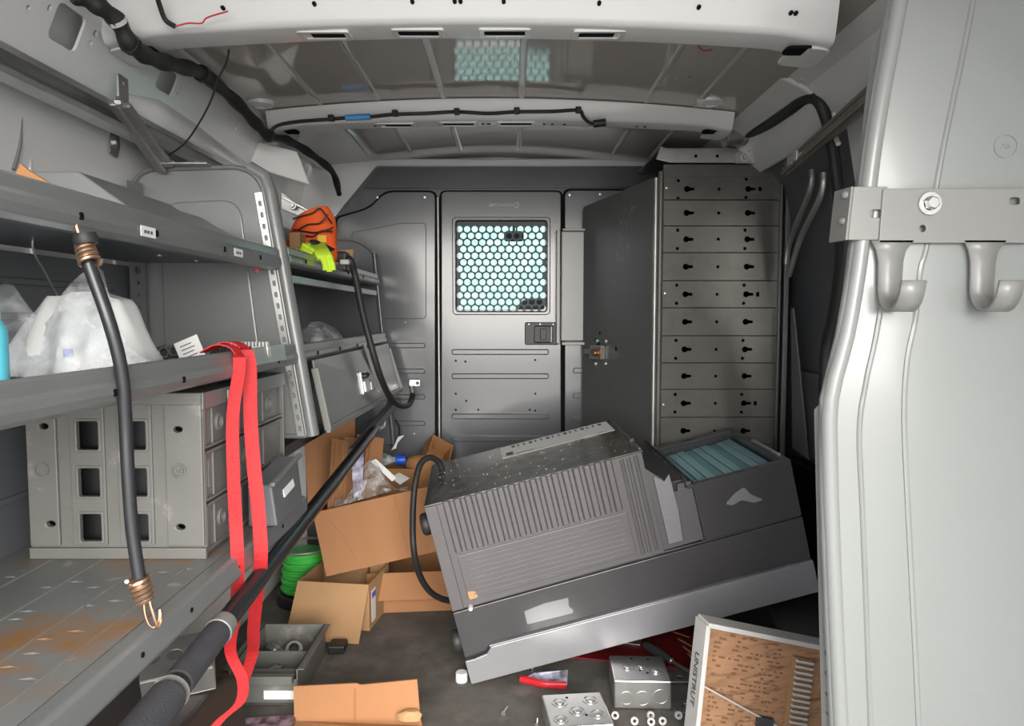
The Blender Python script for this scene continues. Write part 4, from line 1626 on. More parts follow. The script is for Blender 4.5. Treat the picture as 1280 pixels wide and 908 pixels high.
# cap with folded front edge and fixing strip
b = MB()
z0, z1 = lp(0, 205)[1], lp(0, 186)[1]
b.prism([(LX0 - .02, z0 + .012), (LX0 + .03, z0), (LX1 - .10, z0), (LX1 - .10, z1 - .01), (LX0 + .02, z1 - .004), (LX0 - .005, z1 + .006)], XZ((0, LY - .022, 0)), -.008)
b.box(LX0 - .01, LX1, LY - .022, 3.06, z1 - .008, z1 - .002)
b.build('top_cap', M['dullzinc'], lk, bevel=.003)
b = MB()
xa, xb = lp(920, 0)[0], lp(1006, 0)[0]
b.plate(rrect(xa, z0 - .004, xb, z1 - .010, .003), [rrect(*lp(973, 203), *lp(983, 196), .005)], .006, XZ((0, LY - .028, 0)), .001)
fs_ = b.build('fixing_strip', M['dullzinc'], lk)
for u in (931, 958):
    bolt(fs_, V((lp(u, 0)[0], LY - .032, lp(0, 199)[1])), (0, -1, 0), 1.6)
b = MB()
for u in (871, 898):
    b.cyl((lp(u, 0)[0], LY - .0235, lp(0, 197)[1]), (lp(u, 0)[0], LY - .016, lp(0, 197)[1]), .006, n=10)
b.build('cap_holes', M['seam'], lk)['kind'] = 'stuff'
# door, hinged on the rear edge and standing ajar
h0 = V((LX0 - .012, LY + .01, 0))
tip = at(731, 300, Y=3.05)
tip.z = 0
dv = (tip - h0)
dl = dv.length
dm = frame(h0, dv, (0, 0, 1))
b = MB()
b.plate(rpoly([(.0, .03), (dl, .03), (dl, 1.555), (.03, 1.60), (0, 1.60)], .006), [], .016, dm, .003)
dor = b.build('door', M['lockdoor'], lk)
b = MB()
b.tube([h0 + V((0, 0, .05)), h0 + V((0, 0, 1.60))], .009, 10)
b.build('hinge', M['dullzinc'], dor, smooth=True)
side = 1 if (dm.to_3x3() @ V((0, 0, 1))).y < 0 else -1
zl = at(757, 441, Y=2.9).z
xl = dl * .72
b = MB()
b.box(xl - .035, xl + .045, zl - .028, zl + .028, .008 * side, .030 * side, dm)
b.box(xl + .03, xl + .10, zl - .010, zl + .010, .012 * side, .024 * side, dm)
lt = b.build('latch', M['zinc'], dor, bevel=.003)
b = MB()
b.cyl(dm @ V((xl - .01, zl, .03 * side)), dm @ V((xl - .01, zl, .055 * side)), .016, n=14)
b.box(xl - .05, xl - .03, zl - .02, zl + .02, .03 * side, .042 * side, dm)
b.build('lock_barrel', M['copper'], lt, bevel=.002)
for dx, dz in ((-.04, .045), (.02, .045), (-.04, -.045), (.03, -.05)):
    bolt(lt, dm @ V((xl + dx, zl + dz, .008 * side)), dm.to_3x3() @ V((0, 0, side)), .9)
# scribbled chalk marks
b = MB()
rnd = random.Random(3)
for (cu_, cz, n_, hh) in ((.16, 1.50, 9, .03), (.19, 1.42, 8, .10), (.14, 1.40, 8, .12), (.20, 1.34, 6, .06)):
    for k in range(n_):
        x_ = cu_ + rnd.uniform(-.045, .045) * (.5 if hh > .05 else 1)
        z_ = cz + rnd.uniform(-hh, hh) * .5
        L_ = rnd.uniform(.01, .022)
        b.box(x_ - .0011, x_ + .0011, z_ - L_ / 2, z_ + L_ / 2, .0082 * side, .0088 * side, dm)
b.build('chalk_marks', M['hook'], dor)['kind'] = 'stuff'
# dark rubbed blemishes on the door
b = MB()
for (a_, z_, r_) in ((.34, .98, .010), (.36, 1.0, .006), (.33, 1.03, .005), (.31, .95, .007), (.22, .97, .006), (.36, .91, .005)):
    b.plate(circ(a_, z_, r_, 9, r_ * 1.5), [], .0016, frame(dm @ V((0, 0, .0082 * side)), dm.to_3x3() @ V((1, 0, 0)), (0, 0, 1)))
b.build('rub_marks', M['seam'], dor)['kind'] = 'stuff'
# loose steel strip leaning beside the locker
b = MB()
b.sheet(at(992, 560, Y=2.5), at(1012, 575, Y=2.42), at(993, 385, Y=2.5), at(990, 385, Y=2.52), .006)
tag(b.build('steel_strip', M['lockdoor'], bevel=.001), 'narrow dark steel strip leaning beside the locker', 'steel strip')
# clamp bracket between locker cap and roof bow
cl = thing('bow_clamp', 'zinc clamp bracket joining the locker top to the roof bow', 'bracket', at(915, 190, Y=2.6))
b = MB()
b.ribbon(smoothpath([at(922, 189, Y=2.60), at(908, 186, Y=2.58), at(900, 172, Y=2.55), at(903, 158, Y=2.5), at(915, 152, Y=2.46)]), V((.03, .05, .0)), .006)
b.build('clamp_strap', M['dullzinc'], cl, smooth=True)
b = MB()
b.cyl(at(905, 172, Y=2.5), at(948, 166, Y=2.52), .030, .024, 16)
b.cyl(at(940, 167, Y=2.51), at(952, 165, Y=2.52), .034, .034, 16)
b.cyl(at(925, 169, Y=2.51), at(930, 169, Y=2.515), .036, .036, 16)
b.build('clamp_barrel', M['dullzinc'], cl, bevel=.003, smooth=True)
b = MB()
b.sheet(at(935, 190, Y=2.56), at(972, 190, Y=2.56), at(976, 172, Y=2.6), at(938, 172, Y=2.6), .006)
b.build('clamp_plate', M['dullzinc'], cl, bevel=.002)
# brown worn rail from the quarter panel to the locker
rl = thing('side_rail', 'worn brown steel rail running from the pale panel to the locker top', 'rail', at(990, 215, X=.85))
r0, r1 = at(1118, 97, X=.80), at(986, 212, X=.87)
b = MB()
b.bar(r0, r1, .030, .034, (1, 0, .6))
b.build('channel', M['brown'], rl, bevel=.004)
b = MB()
b.bar(r0 + V((-.020, 0, -.012)), r1 + V((-.020, 0, -.012)), .010, .010, (1, 0, .6))
b.bar(r0 + V((-.012, 0, .018)), r1 + V((-.012, 0, .018)), .010, .010, (1, 0, .6))
b.build('channel_lip', M['brown'], rl, bevel=.002)
b = MB()
for q in (.80, .86):
    p = r0.lerp(r1, q)
    b.box(p.x - .03, p.x - .012, p.y - .02, p.y + .02, p.z - .014, p.z + .014)
b.build('channel_nut', M['zinc'], rl, bevel=.002)

# ================================================================== PALE END PANEL WITH HOOKS (right foreground)
RY = 1.16
rp = thing('panel_unit', 'pale grey steel shelving end panel carrying a hook rack', 'end panel', (.75, RY, 0))


def rx(u, v, Y=RY):
    p = at(u, v, Y=Y)
    return p.x, p.z


edge = [(1042, 960), (1040, 908), (1034, 780), (1030, 680), (1027, 580), (1028, 500), (1048, 420), (1062, 340), (1071, 270), (1081, 190), (1092, 120), (1105, 50), (1117, -15), (1128, -60)]
ep_ = [rx(u, v) for u, v in edge]
ol = [(ep_[0][0] + .003, .02), *ep_, (.86, ep_[-1][1] + .01), (.93, 1.35), (.985, .95), (.985, .02)]
b = MB()
b.plate(ol, [], .022, XZ((0, RY + .011, 0)), .009)
face = b.build('face', M['panel'], rp, smooth=True)
b = MB()
b.tube(smoothpath([V((rx(u + 12, v)[0], RY + .006, rx(u, v)[1])) for u, v in edge], 3), .0135, 12)
b.build('rolled_edge', M['panel'], rp, smooth=True)
# shallow inner step and rib
b = MB()
st_ = [(1090, 960), (1084, 800), (1078, 640), (1074, 540), (1082, 480), (1095, 420), (1108, 340)]
b.tube(smoothpath([V((rx(u, v)[0], RY + .001, rx(u, v)[1])) for u, v in st_], 4), .005, 8)
b.build('pressed_step', M['panel'], face, smooth=True)
b = MB()
st_ = [(1150, 960), (1146, 860), (1140, 740), (1134, 620), (1130, 520), (1134, 450), (1144, 400), (1150, 340), (1160, 300), (1176, 200), (1205, 60), (1222, -30)]
b.tube(smoothpath([V((rx(u, v)[0], RY + .002, rx(u, v)[1])) for u, v in st_], 4), .0055, 8)
b.build('pressed_rib', M['panel'], face, smooth=True)
# perforated flange along the edge
for seg_, nm in ((edge[0:6], 'lower_flange'),):
    p0 = rx(seg_[0][0] - 1, seg_[0][1], RY + .02)
    p1 = rx(seg_[-1][0] - 2, seg_[-1][1] + 4, RY + .02)
    d_ = V((p1[0] - p0[0], 0, p1[1] - p0[1]))
    mm = frame((p0[0], RY + .014, p0[1]), (-.35, 1, 0), d_)
    b = MB()
    b.plate(rpoly([(-.002, 0), (.026, 0), (.030, d_.length * .98), (.002, d_.length + .012)], .003), [circ(.013, .02 + .036 * i, .0045, 10) for i in range(int(d_.length / .036))], .003, mm)
    b.build('perforated_flange', M['panel'], rp)
up_ = [(1052, 480), (1062, 330), (1078, 185), (1100, 40)]
b = MB()
b.sheet(*[V((rx(u, v, RY + .03)[0], RY + .03 + q, rx(u, v, RY + .03)[1])) for (u, v), q in (((1040, 470), 0), ((1052, 480), 0), ((1110, 10), 0), ((1096, 60), .02))], .003)
b.build('upper_flange', M['panel'], rp, bevel=.001)
for u, v in ((1064, 243), (1061, 276)):
    bolt(rp, V((rx(u, v)[0] - .006, RY + .006, rx(u, v)[1])), (-.8, -.6, 0), 1.2, RIVET, 'rivet')
# embossed maker's mark
p = rx(1257, 183)
b = MB()
b.plate(circ(0, 0, .019, 28), [circ(0, 0, .0172, 28)], .002, XZ((p[0], RY - .0005, p[1])))
b.text('AS', .014, XZ((p[0], RY - .0003, p[1])), .0006)
b.text('ADRIAN STEEL', .012, XZ((p[0] + .072, RY - .0003, p[1] - .004)), .0006)
b.build('embossed_mark', M['panel'], face)

# hook rack
hr = thing('hook_rack', 'pale steel rack with J shaped hooks bolted to the end panel', 'hook rack', (.75, RY - .02, 1.2))
HY = RY - .010
b = MB()
zt_, zb_ = rx(0, 236, HY)[1], rx(0, 304, HY)[1]
xA, xB = rx(1108, 0, HY)[0], .93
b.plate(rpoly([(xA, zb_), (xB, zb_), (xB, zt_), (xA + .004, zt_)], [.0, .01, .01, .004]), [circ(rx(1163, 0, HY)[0], rx(0, 286, HY)[1], .0055, 12), rrect(rx(1272, 0, HY)[0], rx(0, 256, HY)[1], rx(1286, 0, HY)[0], rx(0, 247, HY)[1], .005)], .005, XZ((0, HY, 0)), .001)
bkp = b.build('back_plate', M['hook'], hr)
bolt(hr, V((rx(1170, 0, HY)[0], HY - .003, rx(0, 255, HY)[1])), (0, -1, 0), 1.7)
for uc in (1124, 1242, 1360):
    xc = rx(uc, 0, HY)[0]
    wdt = .037
    pts, wds = [], []
    r = .033
    zc = rx(0, 360, HY)[1]
    path = [(HY, zb_ + .004), (HY, zb_ - .012), (HY, zb_ - .03), (HY, zc)]
    for k in range(1, 9):
        a = math.pi * k / 9
        path.append((HY - r + r * math.cos(a), zc - r * 1.1 * math.sin(a)))
    path.append((HY - 2 * r - .004, zc + .008))
    b = MB()
    n_ = len(path)
    vs = []
    for i, (y, z) in enumerate(path):
        w_ = wdt / 2 * (1.9 if i == 0 else 1.25 if i == 1 else 1.05 if i == 2 else 1)
        vs += [V((xc - w_ * (1 if i > 0 else .9), y, z)), V((xc + w_, y, z))]
    fs = [(2 * i, 2 * i + 1, 2 * i + 3, 2 * i + 2) for i in range(n_ - 1)]
    o = b.add(vs, fs).build('hook', M['hook'], hr, smooth=True)
    md = o.modifiers.new('thick', 'SOLIDIFY')
    md.thickness = .005
    md.offset = 0
# bracket wrapping round the panel edge
b = MB()
xa, xb = rx(1070, 0, HY)[0], rx(1112, 0, HY)[0]
z0, z1 = rx(0, 300, HY)[1], rx(0, 233, HY)[1]
b.plate(rpoly([(xa, z0), (xb, z0), (xb + .008, z1), (xa + .007, z1)], .002), [rrect(*rx(1088, 272, HY), *rx(1106, 262, HY), .006)], .005, XZ((0, HY + .004, 0)), .001)
b.sheet((xa, HY + .003, z0), (xa + .007, HY + .003, z1), (xa + .001, HY + .05, z1), (xa - .006, HY + .05, z0), .004)
b.build('corner_bracket', M['hook'], hr, bevel=.001)

# ================================================================== TIPPED CABINET
ry, rpch, rrol = .061, .043, -.244
rot = Mx.Rotation(ry, 3, 'Z') @ Mx.Rotation(rpch, 3, 'X') @ Mx.Rotation(rrol, 3, 'Y')
fc = thing('tipped_cabinet', 'charcoal steel cabinet tipped over on the floor with ribbed front and slatted opening', 'cabinet', (-.122, 2.093, .006), rot)
FC = WM[fc]
H_, W_, L_ = .556, .485, 1.085
HB = .412            # height of the lower block


def loc(mb, name, m, parent=fc, **k):
    mb.v = [FC @ x for x in mb.v]
    return mb.build(name, m, parent, **k)


def fr(bq=0.0):       # front plane frame: x along length, y up the face
    return frame((0, bq, 0), (1, 0, 0), (0, 0, 1))


b = MB()
b.box(0, L_, .012, W_, .02, .235)
b.box(0, .655, .012, W_, .235, H_ - .004)
b.box(.655, .775, .03, W_, .235, HB + .02)
b.box(.775, L_, .012, .03, .235, HB)
b.box(.775, L_, W_ - .02, W_, .235, HB)
b.box(L_ - .018, L_, .012, W_, .235, HB)
loc(b, 'carcass', M['cab'], bevel=.003)
# pale lower strip with stepped end
b = MB()
b.plate(rpoly([(0, 0), (L_, 0), (L_, .098), (.085, .098), (.068, .080), (.028, .074), (.0, .074)], .003), [], .010, fr(-.014), .002)
ls = loc(b, 'pale_strip', M['cablight'])
b = MB()
b.box(.08, L_, -.014, .012, .096, .101)
loc(b, 'strip_fold', M['cablight'], ls, bevel=.001)
b = MB()
b.plate(rpoly([(0, .078), (.065, .084), (.085, .104), (L_, .104), (L_, .236), (0, .222)], .003), [], .010, fr(.002), .002)
lo_ = loc(b, 'lower_panel', M['cab'])
# torn sticker on the lower panel
b = MB()
b.plate(rpoly([(.205, .130), (.345, .128), (.348, .138), (.338, .150), (.342, .178), (.27, .180), (.205, .172)], .004), [], .0012, fr(-.0038))
loc(b, 'torn_sticker', M['cablight'], lo_)
b = MB()
b.cyl((.055, 0, .226), (.055, -.016, .226), .008, .006, 12)
loc(b, 'knob', M['whitecard'], lo_, smooth=True)
# ribbed front of the tall block
b = MB()
b.plate([(0, .225), (.655, .238), (.655, H_), (0, H_)], [], .008, fr(.006), .001)
rf = loc(b, 'ribbed_front', M['cabrib'])
b = MB()
b.box(.0, .035, -.006, .006, .228, H_ - .003)
loc(b, 'side_stile', M['cabrib'], rf, bevel=.002)
n_r = 16
rp0 = MB()
pit = .0325
for i in range(n_r):
    x0 = .052 + pit * i
    b = MB()
    prf = [(x0, .002), (x0 + .005, -.010), (x0 + .019, -.010), (x0 + .024, .002)]
    v0 = [(x, y, .402 if 0 else .398) for x, y in prf]
    v1 = [(x, y, H_ + .001) for x, y in prf]
    b.add(v0 + v1, [(3, 2, 1, 0), (4, 5, 6, 7)] + [(k, (k + 1) % 4, 4 + (k + 1) % 4, 4 + k) for k in range(4)])
    loc(b, 'rib', M['cabrib'], rf, bevel=.0015)
b = MB()
b.plate(rpoly([(.055, .246), (.572, .254), (.572, .388), (.055, .388)], .004), [], .006, fr(.0), .002)
lv = loc(b, 'lined_panel', M['cabrib'], rf)
for i in range(8):
    b = MB()
    z = .262 + .015 * i
    b.box(.075, .555, -.0045, -.0025, z, z + .0035)
    loc(b, 'line', M['cabrib'], rf, bevel=.0008)
for x in (.592, .612, .634):
    b = MB()
    b.tube([(x, .001, .25), (x, .001, H_ - .01)], .0065, 8)
    loc(b, 'upright_ridge', M['cabrib'], rf, smooth=True)
# small rust bloom corner plate
b = MB()
b.plate(rpoly([(.057, .250), (.085, .250), (.080, .272), (.057, .276)], .006), [], .001, fr(-.0036))
loc(b, 'scuffed_corner', M['cardpale'], rf)
# glossy dusty top with a long label
b = MB()
b.box(-.002, .66, .0, W_, H_ - .004, H_ + .002)
tp = loc(b, 'dusty_top', M['cabtop'], bevel=.002)
b = MB()
b.box(.25, .64, W_ - .17, W_ - .015, H_ + .002, H_ + .0032)
lb = loc(b, 'shipping_label', M['paper'], tp)
b = MB()
for i in range(16):
    b.box(.29 + .021 * i, .29 + .021 * i + (.006 if i % 3 else .012), W_ - .055, W_ - .028, H_ + .0033, H_ + .0038)
b.box(.265, .29, W_ - .15, W_ - .11, H_ + .0033, H_ + .0038)
b.box(.30, .36, W_ - .152, W_ - .145, H_ + .0033, H_ + .0038)
loc(b, 'label_print', M['print'], lb)
# clear wrap on the top
vs, fs = [], []
rnd = random.Random(21)
for i in range(15):
    for j in range(8):
        vs.append((.02 + .62 * i / 14, .03 + .27 * j / 7, H_ + .004 + .007 * abs(math.sin(i * 1.3 + j * .9)) + rnd.uniform(0, .003)))
for i in range(14):
    for j in range(7):
        a = i * 8 + j
        fs.append((a, a + 8, a + 9, a + 1))
b = MB().add(vs, fs)
WR = clear('clear_top_wrap', (.7, .7, .68), .05, .12, .5)
o = loc(b, 'clear_wrap', WR, tp, smooth=True)
b = MB()
for i in range(55):
    x, y, r = rnd.uniform(.03, .62), rnd.uniform(.03, .40), rnd.uniform(.0007, .0019)
    if x > .24 and y > W_ - .18:
        continue
    b.box(x - r, x + r, y - r, y + r * rnd.uniform(.6, 1.6), H_ + .002, H_ + .002 + r)
loc(b, 'crumbs', M['whitecard'], tp)['kind'] = 'stuff'
# bright bent fin and stepped brackets between the blocks
b = MB()
b.plate([(.672, .262), (.715, .262), (.722, .36), (.718, .470), (.700, .452), (.672, .476)], [], .003, fr(-.006))
loc(b, 'bent_fin', M['cablight'])
b = MB()
b.plate([(.655, .24), (.78, .243), (.78, .428), (.74, .428), (.735, .408), (.70, .408), (.70, .455), (.655, .50)], [], .006, fr(.010), .001)
loc(b, 'stepped_bracket', M['cabrib'])
# low block with slatted opening
b = MB()
b.plate([(.782, .240), (L_, .240), (L_, HB), (.782, HB)], [], .008, fr(.004), .002)
lbk = loc(b, 'low_front', M['cab'])
b = MB()
b.plate(rpoly([(.865, .335), (.90, .36), (.93, .372), (.945, .345), (.98, .318), (.95, .316), (.915, .335), (.885, .325)], .008), [], .001, fr(-.0008))
loc(b, 'scuff', M['cablight'], lbk)
b = MB()
b.box(.765, L_, .0, .024, HB - .004, HB + .006)
b.box(.765, L_, W_ - .035, W_, HB - .004, HB + .006)
b.box(L_ - .022, L_, .024, W_ - .035, HB - .004, HB + .006)
rim = loc(b, 'opening_rim', M['cab'], bevel=.002)
b = MB()
b.box(L_ - .016, L_ - .006, .05, .26, HB + .006, HB + .014)
loc(b, 'rim_rail', M['zinc'], rim, bevel=.002)
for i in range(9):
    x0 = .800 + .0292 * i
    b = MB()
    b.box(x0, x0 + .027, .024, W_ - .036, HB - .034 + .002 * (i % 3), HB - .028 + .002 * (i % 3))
    loc(b, 'slat', M['slat_reflect'] if i % 3 else M['slat_reflect_dim'], bevel=.002)  # bright and dim slats imitate reflected stripes
# toothed rack along the near edge of the opening
b = MB()
b.box(.758, .764, .0, W_ - .02, HB + .002, HB + .008)
b.box(.758, .764, .0, W_ - .02, HB + .040, HB + .046)
b.box(.782, .788, .0, W_ - .02, HB + .002, HB + .010)
for i in range(12):
    y = .006 + .039 * i
    b.box(.758, .764, y, y + .005, HB + .006, HB + .042)
rk = loc(b, 'toothed_rack', M['black'], bevel=.001)
b = MB()
b.box(.768, .778, .02, W_ - .04, HB + .0, HB + .012)
loc(b, 'rack_rod', M['dullzinc'], rk, bevel=.003)
# rubber feet on the underside (now the left end)
for bq, cz in ((.05, .49), (.03, .12), (W_ - .06, .12)):
    b = MB()
    b.lathe([(0, 0), (.030, 0), (.034, .008), (.034, .022), (.028, .028), (0, .028)], (0, bq, cz), (-1, 0, 0), 18)
    loc(b, 'foot', M['rubber'], smooth=True)
b = MB()
b.bar((.655, .02, H_ + .003), (.66, W_ - .02, H_ + .004), .006, .006)
b.cyl((.655, .12, H_), (.655, .12, H_ + .012), .008, n=10)
loc(b, 'top_edge', M['cabrib'], tp)
# hose looped out of the cabinet
b = MB()
b.tube(smoothpath([at(554, 592, Y=2.47), at(549, 579, Y=2.46), at(538, 572, Y=2.43), at(526, 580, Y=2.40), at(519, 605, Y=2.36), at(516, 645, Y=2.33), at(517, 685, Y=2.30), at(523, 715, Y=2.33), at(535, 737, Y=2.38), at(550, 748, Y=2.42), at(566, 752, Y=2.45)]), .0105, 10)
tag(b.build('black_hose', M['rubber'], smooth=True), 'black hose looping out of the tipped cabinet over the carton', 'hose')

# ================================================================== CARDBOARD PILE
def open_box(name, label, o, rot3, w_, d_, h_, m, t=.005, flaps=(), group=None):
    """open carton: local x width, y depth, z height"""
    r = thing(name, label, 'carton', o, rot3, group)
    W = WM[r]

    def add(mb, nm, mm=m, par=r):
        mb.v = [W @ q for q in mb.v]
        return mb.build(nm, mm, par)
    add(MB().box(-w_ / 2, w_ / 2, -d_ / 2, d_ / 2, 0, t), 'base')
    add(MB().box(-w_ / 2, w_ / 2, -d_ / 2, -d_ / 2 + t, t, h_), 'front_side')
    add(MB().box(-w_ / 2, w_ / 2, d_ / 2 - t, d_ / 2, t, h_), 'rear_side')
    add(MB().box(-w_ / 2, -w_ / 2 + t, -d_ / 2 + t, d_ / 2 - t, t, h_), 'end_side')
    add(MB().box(w_ / 2 - t, w_ / 2, -d_ / 2 + t, d_ / 2 - t, t, h_), 'end_side')
    for (edge_, ang, ln) in flaps:
        b = MB()
        a = math.radians(ang)
        if edge_ == 'front':
            p0, p1 = V((-w_ / 2, -d_ / 2, h_)), V((w_ / 2, -d_ / 2, h_))
            dv_ = V((0, -math.sin(a), math.cos(a))) * ln
        elif edge_ == 'rear':
            p0, p1 = V((-w_ / 2, d_ / 2, h_)), V((w_ / 2, d_ / 2, h_))
            dv_ = V((0, math.sin(a), math.cos(a))) * ln
        elif edge_ == 'left':
            p0, p1 = V((-w_ / 2, -d_ / 2, h_)), V((-w_ / 2, d_ / 2, h_))
            dv_ = V((-math.sin(a), 0, math.cos(a))) * ln
        else:
            p0, p1 = V((w_ / 2, -d_ / 2, h_)), V((w_ / 2, d_ / 2, h_))
            dv_ = V((math.sin(a), 0, math.cos(a))) * ln
        b.sheet(p0, p1, p1 + dv_, p0 + dv_, t * .8)
        add(b, 'flap')
    return r


def eul(x, y, z):
    return Mx.Rotation(z, 3, 'Z') @ Mx.Rotation(y, 3, 'Y') @ Mx.Rotation(x, 3, 'X')


# low carton the big one leans on
open_box('flat_carton', 'low orange brown carton under the large tilted carton', (-.37, 2.76, .002), eul(0, 0, .10), .36, .30, .15, M['card'], flaps=(('front', 145, .10),))
# large tilted carton
P00 = at(408, 721, Y=2.52)
bigrot = eul(-.10, -.22, .03)
big_w, big_d, big_h = .425, .34, .232
oo = P00 - bigrot @ V((-big_w / 2, -big_d / 2, 0))
big = open_box('large_carton', 'large open brown carton tilted and full of packaging beside the tipped cabinet', oo, bigrot, big_w, big_d, big_h, M['card'], flaps=())
b = MB()
Wb = WM[big]
b.tube([Wb @ V((.09, -big_d / 2 - .001, .02)), Wb @ V((.085, -big_d / 2 - .001, .225))], .0016, 6)
b.build('crease', M['carddk'], big)
b = MB()
b.tube([Wb @ V((-.09, -big_d / 2 - .001, .01)), Wb @ V((-.13, -big_d / 2 - .001, .14)), Wb @ V((-.16, -big_d / 2 - .001, .19))], .0014, 6)
b.build('crease', M['carddk'], big)
# carton leaning on the partition, carrying the bottle and the small box
open_box('partition_carton', 'brown carton pushed against the partition behind the packaging', (-.42, 2.955, .002), eul(0, 0, 0), .34, .20, .485, M['carddk'])
# small open carton in front
sb = open_box('small_open_carton', 'small pale open carton with its front flap hanging to the floor', (-.610, 2.57, .003), eul(0, 0, -.14), .26, .22, .165, M['cardpale'], flaps=(('front', 146, .195), ('rear', 20, .06)))
b = MB()
Ws = WM[sb]
b.box(.1302, .1312, -.085, -.045, .02, .135, Ws)
lb_ = b.build('carton_label', M['paper'], sb)
b = MB()
b.box(.1312, .1318, -.085, -.045, .105, .125, Ws)
b.build('label_print', M['blue'], lb_)
# upright sheet
b = MB()
q = [at(381, 556, Y=2.74), at(444, 521, Y=2.84)]
q2, q3 = V((q[1].x - .005, q[1].y - .02, .33)), V((q[0].x + .015, q[0].y - .02, .33))
b.sheet(q[0], q[1], q2, q3, .005)
tag(b.build('cardboard_sheet', M['card']), 'upright brown cardboard sheet leaning under the hanging flap door', 'cardboard')
# folded cartons standing in the big box
for i, (u0, v0, u1, v1, Y, mm_) in enumerate(((409, 548, 428, 640, 2.58, 'card'), (417, 550, 436, 640, 2.61, 'cardpale'), (424, 546, 444, 640, 2.63, 'card'), (440, 543, 465, 635, 2.66, 'carddk'), (452, 545, 472, 625, 2.64, 'card'))):
    a0, a1 = at(u0, v1, Y=Y), at(u0 + 6, v0, Y=Y)
    c0, c1 = at(u1 - 5, v1, Y=Y + .05), at(u1 + 2, v0 + 2, Y=Y + .06)
    b = MB()
    b.sheet(a0, c0, c1, a1, .005)
    b.sheet(a0 + V((.012, .004, 0)), c0 + V((.012, .004, 0)), c1 + V((.014, .004, -.004)), a1 + V((.014, .004, -.004)), .005)
    b.sheet(a1 + V((0, 0, -.005)), c1 + V((0, 0, -.005)), c1 + V((.014, .004, -.006)), a1 + V((.014, .004, -.006)), .004)
    tag(b.build('folded_carton', M[mm_]), ('flattened brown carton at the near end of the packaging bundle', 'flattened pale carton second in the packaging bundle', 'flattened brown carton in the middle of the packaging bundle', 'dark flattened carton behind the clear blister', 'flattened brown carton at the far end of the packaging bundle')[i], 'carton', 'flattened cartons in the large carton')
# clear blister and film
b = MB()
p0, p1, p2, p3 = at(438, 556, Y=2.56), at(456, 558, Y=2.58), at(452, 622, Y=2.54), at(442, 622, Y=2.53)
b.sheet(p0, p1, p2, p3, .004)
c0 = [at(442, 562, Y=2.55), at(454, 563, Y=2.57), at(452, 585, Y=2.55), at(443, 585, Y=2.55)]
b.sheet(*c0, .018)
tag(b.build('blister_pack', M['film2'], bevel=.003), 'clear mauve blister pack standing in the large carton', 'blister pack')
vs, fs = [], []
rnd = random.Random(31)
for i in range(17):
    for j in range(9):
        s, t_ = i / 16, j / 8
        u = 418 + 92 * s
        vtop = 626 - 46 * math.exp(-((s - .50) / .22) ** 2) - 12 * s
        vbot = 634 - 26 * s
        p = at(u, vbot + (vtop - vbot) * t_, Y=2.52 + .06 * t_ + rnd.uniform(-.012, .012))
        vs.append(p)
for i in range(16):
    for j in range(8):
        a = i * 9 + j
        fs.append((a, a + 9, a + 10, a + 1))
o = MB().add(vs, fs).build('clear_film', M['film'], smooth=False)
tag(o, 'crumpled clear film bag spilling from the large carton', 'film')
md = o.modifiers.new('thick', 'SOLIDIFY')
md.thickness = .0008
b = MB()
b.sheet(at(463, 577, Y=2.62), at(470, 574, Y=2.63), at(496, 598, Y=2.62), at(490, 602, Y=2.61), .002)
tag(b.build('paper_strip', M['paper']), 'folded white leaflet sticking out of the large carton', 'leaflet')
b = MB()
b.sheet(at(488, 597, Y=2.66), at(499, 591, Y=2.68), at(512, 598, Y=2.66), at(500, 606, Y=2.64), .002)
tag(b.build('paper_note', M['whitecard']), 'crumpled white paper scrap lying behind the large carton rim', 'paper')
# water bottle lying on the carton
bt = thing('water_bottle', 'clear plastic bottle with a blue cap lying on the carton by the partition', 'bottle', (-.45, 2.92, .54))
zc = .5205
p = at(501, 579, Y=2.87)
b = MB()
b.lathe([(.012, .018), (.014, .03), (.030, .065), (.031, .10), (.029, .12), (.031, .14), (.031, .19), (.022, .20), (0, .20)], (p.x, 2.87, zc), (-1, -.1, 0), 20)
b.build('bottle_body', M['pet'], bt, smooth=True)
b = MB()
b.lathe([(0, -.020), (.020, -.020), (.021, -.016), (.021, .016), (.020, .020), (0, .020)], (p.x, 2.87, zc), (1, .1, .0), 18)
b.build('bottle_cap', M['blue'], bt, smooth=True)
b = MB()
b.lathe([(.0315, .075), (.0325, .077), (.0325, .135), (.0315, .137)], (p.x, 2.87, zc), (-1, -.1, 0), 20)
b.build('bottle_label', M['tape'], bt, smooth=True)
b = blob([(-.36, 2.90, .488, .07, .05), (-.36, 2.90, .505, .075, .05), (-.36, 2.90, .525, .06, .04), (-.36, 2.90, .535, .03, .02)], 14, .08, 12)
tag(b.build('brown_bag', M['carddk'], smooth=True), 'small crumpled brown paper bag between the bottle and the tipped box', 'bag')
# small tipped brown box by the partition
tb = open_box('tipped_box', 'small brown box tipped on edge in front of the partition', (-.335, 2.985, .505), eul(.75, .55, .3), .10, .10, .075, M['carddk'], t=.006)
b = MB()
p0 = at(547, 569, Y=2.80)
b.lathe([(.010, -.03), (.016, -.03), (.016, .03), (.010, .03), (.010, -.03)], (p0.x, 2.86, .504), (.3, 1, 0), 14)
tag(b.build('metal_tube', M['dullzinc'], smooth=True), 'short metal tube lying beside the small tipped box', 'tube')
